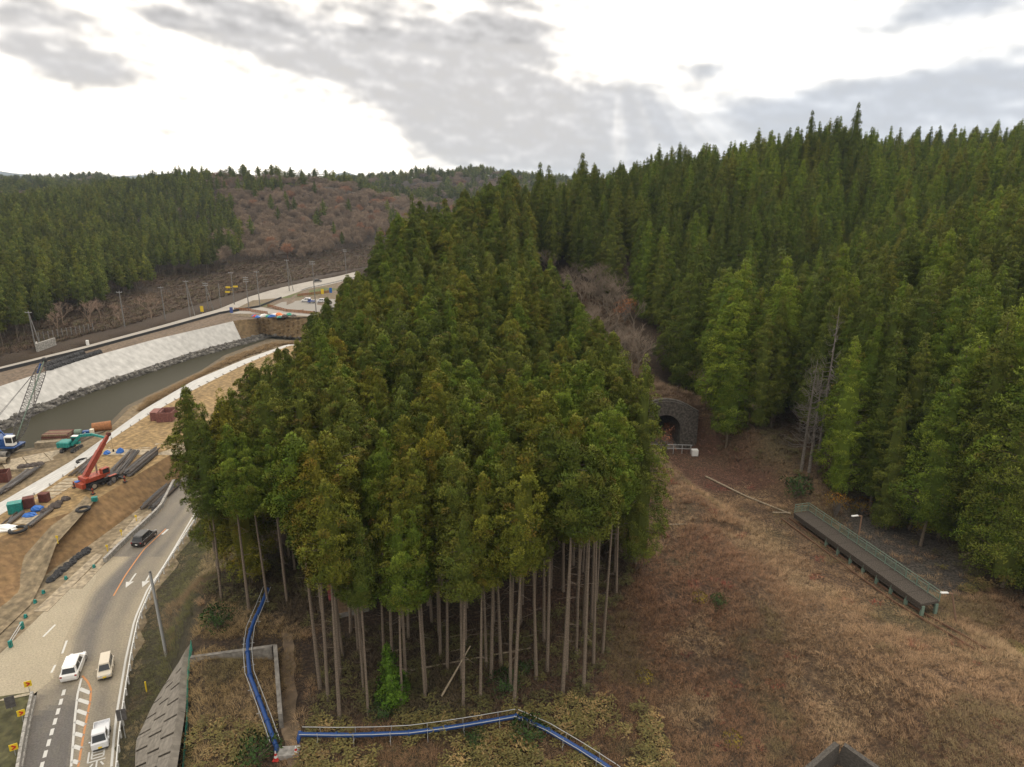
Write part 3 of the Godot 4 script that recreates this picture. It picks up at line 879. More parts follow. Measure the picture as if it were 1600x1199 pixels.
func make_hillside_walls() -> void:
	# block retaining wall above the verge
	var top := resample([Vector3(-28.74, 6.2, -55.16), Vector3(-28.83, 6.2, -51.15), Vector3(-27.71, 6.2, -47.9), Vector3(-26.18, 6.2, -44.29), Vector3(-24.31, 6.2, -38.83), Vector3(-22.98, 6.2, -35.18)], 23)
	var bot := resample([Vector3(-29.21, 5.6, -55.5), Vector3(-30.98, 3, -52.6), Vector3(-32.17, 1, -50.77), Vector3(-31.66, 0.7, -46.76), Vector3(-30.43, 0.6, -44.29), Vector3(-27.99, 0.6, -40.13)], 23)
	var wall := thing("retaining_wall", "weathered concrete block retaining wall with slanting slots above the verge", "wall")
	for j in 3:
		for i in 22:
			if j == 0 and i < 4: continue
			var t0 := j / 3.0
			var t1 := (j + 1) / 3.0
			var q := [bot[i].lerp(top[i], t0), bot[i + 1].lerp(top[i + 1], t0), bot[i + 1].lerp(top[i + 1], t1), bot[i].lerp(top[i], t1)]
			var cen: Vector3 = (q[0] + q[1] + q[2] + q[3]) * 0.25
			var nn: Vector3 = (q[1] - q[0]).cross(q[3] - q[0]).normalized()
			if nn.x > 0: nn = -nn
			var bb := MB.new()
			var f := []
			var w := []
			var slot: bool = i > 5 and (i + j) % 2 == 0
			for p in q:
				f.append(cen + (p - cen) * 0.985 + nn * 0.12)
				w.append(cen + (p - cen) - nn * 0.5)
			if slot:
				# a raking slot left open between two halves
				var m0: Vector3 = f[0].lerp(f[1], 0.38)
				var m1: Vector3 = f[3].lerp(f[2], 0.38)
				var m2: Vector3 = f[0].lerp(f[1], 0.62)
				var m3: Vector3 = f[3].lerp(f[2], 0.62)
				bb.quad(f[0], m0, m1, f[3], nn)
				bb.quad(m2, f[1], f[2], m3, nn)
				bb.quad(m0, m1, m1 - nn * 0.45, m0 - nn * 0.45, f[1] - f[0])
				bb.quad(m2, m3, m3 - nn * 0.45, m2 - nn * 0.45, f[0] - f[1])
				bb.quad(m0 - nn * 0.45, m2 - nn * 0.45, m3 - nn * 0.45, m1 - nn * 0.45, nn)
			else:
				bb.quad(f[0], f[1], f[2], f[3], nn)
			for k in 4:
				bb.quad(f[k], f[(k + 1) % 4], w[(k + 1) % 4], w[k], f[k] + f[(k + 1) % 4] - cen * 2.0)
			part(bb, "block", M.wall_concrete, wall)
	# green mesh fence along its head
	var fe := thing("mesh_fence", "thin green mesh fence along the top of the retaining wall", "fence")
	for i in range(4, 20):
		var a: Vector3 = top[i] + Vector3(0.5, 0, 0)
		a.y = ground_h(a.x, -a.z)
		var q: Vector3 = top[i + 1] + Vector3(0.5, 0, 0)
		q.y = ground_h(q.x, -q.z)
		var bb := MB.new()
		bb.tube([a + Vector3(0, -0.3, 0), a + Vector3(0, 1.0, 0)], 0.03, 0.03, 5)
		part(bb, "post", M.net_green, fe)
		bb = MB.new()
		for k in 5: bb.beam(a + Vector3(0, 0.15 + k * 0.2, 0), q + Vector3(0, 0.15 + k * 0.2, 0), 0.02, 0.05)
		for k in 6: bb.beam(a.lerp(q, k / 6.0) + Vector3(0, 0.1, 0), a.lerp(q, k / 6.0) + Vector3(0, 0.95, 0), 0.015, 0.015)
		part(bb, "mesh_panel", M.net_green, fe)
	# L-shaped concrete wall round the weedy plot
	var lw := thing("plot_wall", "bare L-shaped concrete wall round the weedy plot", "wall")
	var c0 := Vector3(-27.61, 6.9, -49.42)
	var c1 := Vector3(-20.46, 8.1, -49.37)
	var c2 := Vector3(-17.77, 7.3, -42.6)
	var bb := MB.new()
	bb.quad(c0 + Vector3(0, 0.05, 0), c1, c1 + Vector3(0, 0, -0.35), c0 + Vector3(0, 0.05, -0.35), Vector3.UP)
	bb.quad(c0, c1, c1 - Vector3(0, 2.5, 0), c0 - Vector3(0, 2, 0), Vector3.BACK)
	bb.quad(c0 + Vector3(0, 0, -0.35), c1 + Vector3(0, 0, -0.35), c1 - Vector3(0, 2.5, 0.35), c0 - Vector3(0, 2, 0.35), Vector3.FORWARD)
	bb.quad(c0, c0 + Vector3(0, 0, -0.35), c0 - Vector3(0, 2, 0.35), c0 - Vector3(0, 2, 0), Vector3.LEFT)
	part(bb, "back_wall", M.concrete, lw)
	bb = MB.new()
	c1 += Vector3(0.004, 0, -0.35)
	bb.quad(c1, c2, c2 + Vector3(0.35, 0, 0), c1 + Vector3(0.35, 0, 0), Vector3.UP)
	bb.quad(c1, c2, c2 - Vector3(0, 2.5, 0), c1 - Vector3(0, 2.5, 0), Vector3.LEFT)
	bb.quad(c1 + Vector3(0.35, 0, 0), c2 + Vector3(0.35, 0, 0), c2 + Vector3(0.35, -2.5, 0), c1 + Vector3(0.35, -2.5, 0), Vector3.RIGHT)
	bb.quad(c2, c2 + Vector3(0.35, 0, 0), c2 + Vector3(0.35, -2.5, 0), c2 - Vector3(0, 2.5, 0), Vector3.BACK)
	part(bb, "side_wall", M.concrete, lw)
	# footpath
	var fp := MB.new()
	var pts := []
	for q in [Vector3(-20.25, 6.6, -52.38), Vector3(-18.47, 6.6, -47.42), Vector3(-17.49, 6.5, -43.95), Vector3(-16.48, 6.4, -41.48), Vector3(-15.32, 6.3, -38.73), Vector3(-14.06, 6.2, -35.66)]: pts.append(q)
	var rp := resample(pts, 24)
	var la := PackedVector3Array()
	var lb := PackedVector3Array()
	for p in rp:
		var wob := nz.get_noise_2d(p.x * 30.0, p.z * 50.0)
		la.append(ground_at(p.x - 0.5 + wob * 0.6, p.z, 0.09))
		lb.append(ground_at(p.x + 0.5 + nz.get_noise_2d(p.z * 60.0, p.x) * 0.6, p.z, 0.09))
	strip(fp, la, lb, 3, 0.05, soil_tint(Color(0.2, 0.145, 0.095), 0.4))
	struct(fp, "footpath", M.soil, "narrow trodden footpath up into the wood", "path")
	# culvert head at the foot of the bank
	var cv := thing("culvert_head", "stained concrete culvert head poking out of the dry grass", "culvert")
	var k0 := Vector3(24.73, 5.6, -41.82)
	bb = MB.new()
	bb.beam(k0 + Vector3(-0.1, -1.6, 0.1), Vector3(20.13, 4.6, -38.93) + Vector3(0, -1.4, 0), 0.4, 3.2)
	part(bb, "wing_wall", M.stained_concrete, cv)
	bb = MB.new()
	bb.beam(k0 + Vector3(-0.05, -1.55, 0.12), Vector3(27.57, 4.6, -38.93) + Vector3(0, -1.4, 0), 0.4, 3.2)
	part(bb, "wing_wall", M.stained_concrete, cv)
	bb = MB.new()
	bb.box(k0 + Vector3(0.05, -2.2, 2.1), Vector3(2.6, 1.6, 0.3))
	part(bb, "head_wall", M.dark_concrete, cv)

func make_tunnel() -> void:
	var cx := 23.3
	var z0 := -97.6
	var y0 := 6.6
	var t := thing("tunnel_portal", "dark stained concrete railway tunnel portal in the brown hillside", "tunnel")
	# face with an arched opening
	var open := PackedVector2Array()
	open.append(Vector2(-2.35, 0))
	for i in 17:
		var a := PI - PI * i / 16.0
		open.append(Vector2(cos(a) * 2.35, 3.35 + sin(a) * 2.35))
	open.append(Vector2(2.35, 0))
	var outer := PackedVector2Array()
	outer.append(Vector2(-4.9, -0.5))
	for i in 17:
		var a := i / 16.0
		outer.append(Vector2(lerpf(-4.9, 4.9, a), 6.0 + 1.9 * sin(PI * a)))
	outer.append(Vector2(4.9, -0.5))
	var b := MB.new()
	var m := open.size()
	var P := func(q: Vector2, z: float) -> Vector3: return Vector3(cx + q.x, y0 + q.y, z)
	for i in m - 1:
		b.quad(P.call(open[i], z0), P.call(open[i + 1], z0), P.call(outer[i + 1], z0), P.call(outer[i], z0), Vector3.BACK)
		b.quad(P.call(outer[i], z0), P.call(outer[i + 1], z0), P.call(outer[i + 1], z0 - 1.7), P.call(outer[i], z0 - 1.7), P.call(outer[i], 0.0) - Vector3(cx, y0 + 2.0, 0))
	part(b, "face", M.dark_concrete, t)
	b = MB.new()
	for i in m - 1:
		b.quad(P.call(open[i], z0), P.call(open[i + 1], z0), P.call(open[i + 1], z0 - 40.0), P.call(open[i], z0 - 40.0), Vector3(cx, y0 + 2.5, 0) - P.call(open[i], 0.0))
	part(b, "lining", M.concrete, t)
	b = MB.new()
	b.box(Vector3(cx, y0 + 2.5, z0 - 40.2), Vector3(6, 7, 0.3))
	part(b, "end_wall", M.concrete, t)
	b = MB.new()
	b.quad(Vector3(cx - 2.4, y0 + 0.3, z0 + 0.4), Vector3(cx + 2.4, y0 + 0.3, z0 + 0.4), Vector3(cx + 2.4, y0 + 0.3, z0 - 40), Vector3(cx - 2.4, y0 + 0.3, z0 - 40), Vector3.UP)
	part(b, "floor", M.concrete, t)
	b = MB.new()
	var cop := []
	for i in range(1, 18): cop.append(P.call(outer[i], z0 - 0.5) + Vector3(0, 0.12, 0))
	b.tube(cop, 0.22, 0.22, 6)
	part(b, "coping", M.dark_concrete, t)
	var f := thing("portal_fence", "low grey pipe fence across the tunnel mouth", "fence")
	for i in 6:
		b = MB.new()
		var x := cx - 3.0 + i * 1.3
		b.tube([ground_at(x, z0 + 2.2, -0.2), ground_at(x, z0 + 2.2, 1.35 if i != 2 else 2.1)], 0.06, 0.06, 6)
		part(b, "post", M.galv, f)
	b = MB.new()
	for yy in [0.6, 1.2]: b.tube([ground_at(cx - 3.2, z0 + 2.2, yy), ground_at(cx + 3.7, z0 + 2.2, yy + 0.2)], 0.045, 0.045, 5)
	part(b, "rail", M.galv, f)
	var cab := thing("relay_cabinet", "small white equipment cabinet beside the tunnel mouth", "cabinet", ground_at(27.2, -94.6))
	boxed("case", M.white, cab, Vector3(0, 0.55, 0), Vector3(0.95, 1.0, 0.7), 0.04)
	boxed("door", M.white, cab, Vector3(0, 0.55, 0.37), Vector3(0.8, 0.85, 0.03))
	boxed("foot", M.dark_concrete, cab, Vector3(0, -0.05, 0), Vector3(0.8, 0.3, 0.6))

func make_platform() -> void:
	# p0 near end on the track side, p1 far end; w to the right
	var p0 := Vector3(38.27, 8.2, -55.38)
	var p1 := Vector3(33.6, 8.2, -73.8)
	var ax := (p0 - p1).normalized()
	var wd := Vector3(-ax.z, 0, ax.x).normalized()
	if wd.x < 0: wd = -wd
	var W := 2.1
	var pl := thing("platform", "long disused concrete railway platform raised on short green posts", "platform")
	var n := 10
	var LL := p0.distance_to(p1)
	for i in n:
		var a := p1 + ax * LL * (i + 0.01) / n
		var q := p1 + ax * LL * (i + 0.99) / n
		var b := MB.new()
		b.beam(a + wd * W * 0.5 + Vector3(0, -0.12, 0), q + wd * W * 0.5 + Vector3(0, -0.12, 0), W, 0.24)
		part(b, "slab", M.deck, pl)
		if i > 1:
			for s in [0.25, W - 0.3]:
				var b2 := MB.new()
				var c: Vector3 = q + wd * s
				b2.beam(Vector3(c.x, 5.4, c.z), Vector3(c.x, 7.95, c.z), 0.26, 0.26)
				part(b2, "post", M.rail_green, pl)
	var edge := MB.new()
	edge.beam(p1 + wd * 0.2 + Vector3(0, -0.5, 0), p0 + wd * 0.2 + Vector3(0, -0.5, 0), 0.18, 0.36)
	part(edge, "girder", M.deck, pl)
	var edge2 := MB.new()
	edge2.beam(p1 + wd * (W - 0.25) + Vector3(0, -0.5, 0), p0 + wd * (W - 0.25) + Vector3(0, -0.5, 0), 0.18, 0.36)
	part(edge2, "girder", M.deck, pl)
	# railing: along the back and round the far end
	var r := thing("platform_railing", "pale green railing along the back of the platform", "railing")
	var path := [p1 + wd * 0.15, p1 + wd * (W - 0.1), p0 + wd * (W - 0.1)]
	var top := MB.new()
	for k in 2:
		for yy in [0.12, 0.78, 1.05]:
			top.tube([path[k] + Vector3(0, yy, 0), path[k + 1] + Vector3(0, yy, 0)], 0.035, 0.035, 5)
	part(top, "rail", M.rail_green, r)
	for k in 2:
		var m := 2 if k == 0 else 14
		for i in m + 1:
			var c: Vector3 = path[k].lerp(path[k + 1], float(i) / m)
			var b := MB.new()
			b.tube([c + Vector3(0, -0.02, 0), c + Vector3(0, 1.08, 0)], 0.045, 0.045, 6)
			part(b, "post", M.rail_green, r)
		var mb := m * 9
		for i in mb:
			var c: Vector3 = path[k].lerp(path[k + 1], (i + 0.5) / mb)
			var b := MB.new()
			b.beam(c + Vector3(0, 0.12, 0), c + Vector3(0, 0.78, 0), 0.025, 0.025)
			part(b, "baluster", M.rail_green, r)
	# lamps
	var l1 := p1.lerp(p0, 0.42) + wd * (W + 0.15)
	lamp(l1, 0.0, 3.3, "rusty lamp post rising behind the platform railing", -wd)
	lamp(p0 + wd * (W + 0.7) + ax * 1.6 + Vector3(0, -1.9, 0), -0.3, 3.6, "leaning rusty lamp post at the open end of the platform", Vector3(-0.95, 0.1, 0.2))
	# rails half buried in the grass
	for s in [[-0.53, "outer"], [0.53, "inner"]]:
		var pts := []
		for i in 14:
			var d := 50.0 + i * 1.9
			var c := Vector2(0, 0)
			for k in TRACK.size() - 1:
				if d >= TRACK[k].y and d <= TRACK[k + 1].y:
					c = TRACK[k].lerp(TRACK[k + 1], (d - TRACK[k].y) / (TRACK[k + 1].y - TRACK[k].y))
			pts.append(ground_at(c.x + 1.2 + s[0], -d, 0.14))
		var b := MB.new()
		for i in 13: b.beam(pts[i], pts[i + 1], 0.09, 0.2)
		single(b, "rail", M.rust, "rusty railway rail half buried in dry grass beside the platform", "rail", "rails of the disused track")

func lamp(at: Vector3, lean: float, hgt: float, label: String, arm: Vector3) -> void:
	var t := thing("lamp_post", label, "lamp post")
	var top := at + Vector3(lean * hgt, hgt, 0)
	var b := MB.new()
	b.tube([at + Vector3(0, -1.9, 0), at, top], 0.11, 0.08, 8)
	part(b, "pole", M.rusty_white, t)
	b = MB.new()
	b.tube([top, top + arm * 1.0 + Vector3(0, 0.12, 0)], 0.06, 0.05, 6)
	part(b, "arm", M.rusty_white, t)
	b = MB.new()
	b.beam(top + arm * 0.5 + Vector3(0, 0.12, 0), top + arm * 1.3 + Vector3(0, 0.14, 0), 0.2, 0.1)
	part(b, "lamp_head", M.white, t)

# ---------------------------------------------------------------- trees
# one clump of needle sprays: two-faced leaves round a centre
func puff(b: MB, r: RandomNumberGenerator, at: Vector3, rad: float, count: int, len: float, out: Vector3, col: Color, flat := 0.8) -> void:
	var skin := out.normalized() if out.length_squared() > 0.0001 else Vector3.UP
	for i in count:
		var z := r.randf_range(-0.75, 1.0)
		var a := r.randf() * TAU
		var q := sqrt(1.0 - z * z)
		var dir := Vector3(q * cos(a), z, q * sin(a))
		dir = (dir + out * 0.5).normalized()
		var p := at + Vector3(dir.x, dir.y * flat, dir.z) * rad * r.randf_range(0.55, 0.95)
		var g := (dir * 0.9 + Vector3(r.randf() - 0.5, r.randf() * 0.9 - 0.15, r.randf() - 0.5)).normalized()
		var w := g.cross(Vector3(r.randf() - 0.5, r.randf() - 0.5, r.randf() - 0.5)).normalized()
		var l := len * r.randf_range(0.7, 1.25)
		var n := (dir * 0.65 + skin * 0.6 + Vector3(r.randf() - 0.5, r.randf() - 0.3, r.randf() - 0.5) * 0.45).normalized()
		if g.cross(w).dot(n) < 0.0: w = -w
		var sag := n * l * 0.12
		var m := p + g * l * 0.45
		var tip := p + g * l - sag
		var ww := w * l * 0.19
		var k := r.randf_range(0.82, 1.2)
		var cc := Color(col.r * k, col.g * k, col.b * k)
		b.v.append_array([p, m + ww - sag, tip, p, tip, m - ww - sag])
		b.n.append_array([n, n, n, n, n, n])
		b.c.append_array([cc, cc, cc, cc, cc, cc])

# hgt tall, crown from share `cb` of the height up, `rad` wide; returns [trunk, crown]
func cedar(sd: int, hgt: float, cb: float, rad: float, puffs: int, leaves: int, len: float, power: float, bronze: float) -> Array:
	var r := RandomNumberGenerator.new()
	r.seed = sd
	var t := MB.new()
	var lean := Vector3(r.randf() - 0.5, 0, r.randf() - 0.5) * 0.5
	t.tube([Vector3(0, -0.6, 0), Vector3(0, 0.3, 0), lean * 0.4 + Vector3(0, hgt * 0.45, 0), lean + Vector3(0, hgt * 0.97, 0)], hgt * 0.0105, 0.03, 6 if puffs > 80 else 4, false)
	var c := MB.new()
	var y0 := hgt * cb
	var ch := hgt - y0
	var lop := Vector2.from_angle(r.randf() * TAU)
	for i in puffs:
		var h := 0.0
		var pr := 0.0
		for attempt in 12:
			h = r.randf() * 0.985
			pr = pow(minf(1.0, (1.0 - h) / power), 0.92) * smoothstep(-0.2, 0.14, h)
			if r.randf() < 0.12 + 0.88 * pr: break
		var a := i * 2.39996 + r.randf() * 0.9
		var dv := Vector2.from_angle(a)
		var bulge := 1.0 + 0.2 * dv.dot(lop) + 0.2 * sin(h * 19.0 + a * 2.0 + sd)
		var inner := r.randf() < 0.14
		var rr := rad * pr * bulge * (r.randf_range(0.35, 0.65) if inner else r.randf_range(0.74, 1.02))
		var y := y0 + ch * h
		var pos := lean * (y / hgt) + Vector3(dv.x * rr, y + rr * 0.16, dv.y * rr)
		var psz := lerpf(0.55, 0.34, h) * r.randf_range(0.65, 1.3) * lerpf(1.0, rad / 2.0, 0.5)
		# hue from bough to bough: dark green, olive, here and there bronzed
		var u := r.randf()
		var col := Color(0.074, 0.104, 0.018).lerp(Color(0.155, 0.165, 0.027), u)
		var lum := r.randf_range(0.72, 1.38)
		col = Color(col.r * lum, col.g * lum, col.b * lum)
		if r.randf() < bronze: col = col.lerp(Color(0.19, 0.125, 0.035), r.randf_range(0.2, 0.7))
		puff(c, r, pos, psz, leaves, len, Vector3(dv.x, 0.5, dv.y).normalized() * pr, col)
		if i % 3 == 0 and puffs > 80:
			var rt := lean * (y / hgt) + Vector3(0, y - rr * 0.15, 0)
			t.tube([rt, pos], 0.05, 0.015, 3, false)
	# solid lumpy core added inside the crown to block light, in needle green
	var rings := []
	for j in 9:
		var h := lerpf(0.02, 0.93, j / 8.0)
		var ring := []
		for k in 9:
			var a := TAU * k / 9.0
			var rr := rad * 0.5 * pow(minf(1.0, (1.0 - h) / power), 0.92) * smoothstep(-0.2, 0.14, h) * r.randf_range(0.72, 1.08)
			ring.append(lean * ((y0 + ch * h) / hgt) + Vector3(cos(a) * rr, y0 + ch * h + r.randf_range(-0.3, 0.3), sin(a) * rr))
		rings.append(ring)
	c.col = Color(0.085, 0.105, 0.02)
	for j in 8:
		for k in 9:
			var q := (k + 1) % 9
			var mid: Vector3 = rings[j][k] - lean * 0.5
			c.quad(rings[j][k], rings[j][q], rings[j + 1][q], rings[j + 1][k], Vector3(mid.x, 0.1, mid.z))
	puff(c, r, lean + Vector3(0, hgt * 0.985, 0), 0.3 * rad / 2.0, leaves, len, Vector3.UP * 0.9, Color(0.13, 0.14, 0.03), 1.8)
	# dead stubs below the crown
	if puffs > 80:
		for i in 14:
			var y := lerpf(y0 * 0.35, y0 * 1.1, r.randf())
			var dv := Vector2.from_angle(r.randf() * TAU) * r.randf_range(0.4, 1.3)
			t.tube([lean * (y / hgt) + Vector3(0, y, 0), lean * (y / hgt) + Vector3(dv.x, y + r.randf_range(-0.3, 0.2), dv.y)], 0.025, 0.008, 3, false)
	return [t.mesh(), c.mesh()]

# a leafless broadleaf tree; twigs are thin slivers
func bare_tree(sd: int, hgt: float, spread: float, depth: int, twigs: int) -> ArrayMesh:
	var r := RandomNumberGenerator.new()
	r.seed = sd
	var b := MB.new()
	b.col = Color(0.27, 0.225, 0.185)
	var stack := [[Vector3(0, -0.4, 0), Vector3(r.randf() - 0.5, 3.0, r.randf() - 0.5).normalized(), hgt * 0.36, hgt * 0.014, 0]]
	while stack:
		var s: Array = stack.pop_back()
		var p: Vector3 = s[0]
		var d: Vector3 = s[1]
		var l: float = s[2]
		var side := Vector3(r.randf() - 0.5, r.randf() * 0.4, r.randf() - 0.5) * l * 0.25
		var e := p + d * l + side * 0.5
		b.tube([p, p + d * l * 0.5 + side * 0.5, e], s[3], s[3] * 0.6, 5 if s[4] == 0 else 3, false)
		if s[4] < depth:
			var k := 4 if s[4] == 0 else 3
			for i in k:
				var a := r.randf() * TAU
				var nd := (d + Vector3(cos(a), r.randf_range(-0.1, 0.5), sin(a)) * spread).normalized()
				stack.append([p.lerp(e, r.randf_range(0.55, 1.0)), nd, l * r.randf_range(0.6, 0.8), s[3] * 0.58, s[4] + 1])
		else:
			for i in twigs:
				var a := r.randf() * TAU
				var o := p.lerp(e, r.randf())
				var g := (d * 0.8 + Vector3(cos(a), r.randf_range(0.0, 0.8), sin(a))).normalized() * l * r.randf_range(0.5, 1.1)
				var w := g.cross(Vector3(r.randf() - 0.5, r.randf() - 0.5, r.randf() - 0.5)).normalized() * 0.018
				var k := r.randf_range(0.8, 1.25)
				b.col = Color(0.27 * k, 0.215 * k, 0.18 * k)
				b.tri(o - w, o + w, o + g, Vector3(0.1, 1, 0.3))
			b.col = Color(0.27, 0.225, 0.185)
	return b.mesh()

# small leafy crown on a few stems
func leafy(sd: int, hgt: float, rad: float, puffs: int, leaves: int, len: float, col: Color, hue: Color) -> Array:
	var r := RandomNumberGenerator.new()
	r.seed = sd
	var t := MB.new()
	var c := MB.new()
	for i in puffs:
		var a := i * 2.39996
		var rr := rad * sqrt(r.randf()) * 0.8
		var y := hgt * lerpf(0.3, 0.9, r.randf()) * (1.0 - 0.35 * rr / rad)
		var p := Vector3(cos(a) * rr, y, sin(a) * rr)
		puff(c, r, p, rad * r.randf_range(0.25, 0.42), leaves, len, Vector3(cos(a) * 0.4, 0.4, sin(a) * 0.4), col.lerp(hue, r.randf()))
		t.tube([Vector3(0, -0.4, 0), Vector3(p.x * 0.4, y * 0.6, p.z * 0.4), p], 0.05, 0.012, 3, false)
	return [t.mesh(), c.mesh()]

func leaf_mat(k: Color) -> StandardMaterial3D:
	var m: StandardMaterial3D = M.leaf.duplicate()
	m.albedo_color = Color(k.r, k.g, k.b).linear_to_srgb()
	return m

func grown(called: String, pair: Array, label: String, category: String, group: String, at: Vector3, turn: float, sc: Vector3, m: Material, bark: Material) -> Node3D:
	var o := thing(called, label, category, at, turn, group)
	o.scale = sc
	part(pair[0], "trunk" if category == "tree" else "stem", bark, o)
	part(pair[1], "crown" if category == "tree" else "foliage", m, o)
	return o

func in_view(p: Vector3, margin := 0.12) -> bool:
	var h := 46.0 - p.y
	var d := -p.z
	var z := d * 0.9593 + h * 0.2823
	if z < 5.0: return false
	return absf(p.x / z) < 0.75 + margin and (h * 0.9593 - d * 0.2823) / z < 0.5619 + margin

# how far the wood on the hill reaches: front edge by x
const FRONT := [[-45, 90], [-41, 78], [-36, 64], [-31, 57.5], [-24, 55], [-20, 53.5], [-16.6, 53], [-16, 43], [-2, 43.2], [2, 44.2], [7, 46.5], [9.5, 55], [13, 62], [16, 69], [19, 80], [21, 97]]
const RIGHTFOOT := [[35, 60], [48, 51], [56, 48.5], [66, 47], [72, 45.5], [77, 40.5], [82, 36.5], [87, 32.5], [92, 30.6], [100, 30], [110, 29], [130, 28], [150, 25], [165, 16], [172, 8]]
const HILLEDGE := [[56, 12.5], [66, 13.8], [75, 13.2], [85, 11.6], [100, 9.9], [120, 8], [150, 5], [172, 4]]
const GAP := [[98, 23], [108, 19.5], [122, 16], [150, 13], [165, 9], [178, 6]]

func zone(x: float, d: float) -> String:
	if near_poly(FARROAD, Vector2(x, d)).y > 0.0:
		return "left"
	var t := x - seg(EDGE, d)
	if t < (6.0 if d < 100.0 else 4.5): return ""
	if x < (-30.4 if d < 72.0 else -31.5 - 0.03 * (d - 72.0)): return ""
	if d < 98.0:
		if x > seg(RIGHTFOOT, d): return "right"
		if d > seg(FRONT, x) and x < seg(HILLEDGE, d) and near_poly(TRACK, Vector2(x, d)).x > 6.0: return "hill"
		return ""
	var g := seg(GAP, d)
	if d < 172.0:
		if x < seg(HILLEDGE, d): return "hill"
		if x > seg(RIGHTFOOT, d): return "right"
		return ""
	return "hill" if x < 6.0 else "right"

const PLACES := [[-16, 45, "at the footpath end of the front trunk row"], [-9, 44, "in the front trunk row behind the long blue pipe"], [-1, 45, "in the front trunk row above the pipe bend"], [6, 48, "at the field end of the front trunk row"], [11, 60, "at the wood's edge beside the brown field"], [15, 70, "at the wood's edge beside the old trackbed"], [12, 85, "at the wood's edge facing the tunnel"], [-15, 57, "beside the red-roofed shrine"], [-22, 57, "beside the climbing blue pipe"], [-29, 60, "above the retaining wall and the verge"], [-31, 72, "above the road bend"], [-31, 90, "above the sheet piles beside the road"], [34, 90, "on the slope beside the tunnel bank"], [39, 82, "on the slope round the dead conifers"], [48, 74, "on the slope behind the gully"], [51, 60, "on the slope beside the bowed bare tree"], [48, 84, "on the slope above the platform's far end"]]

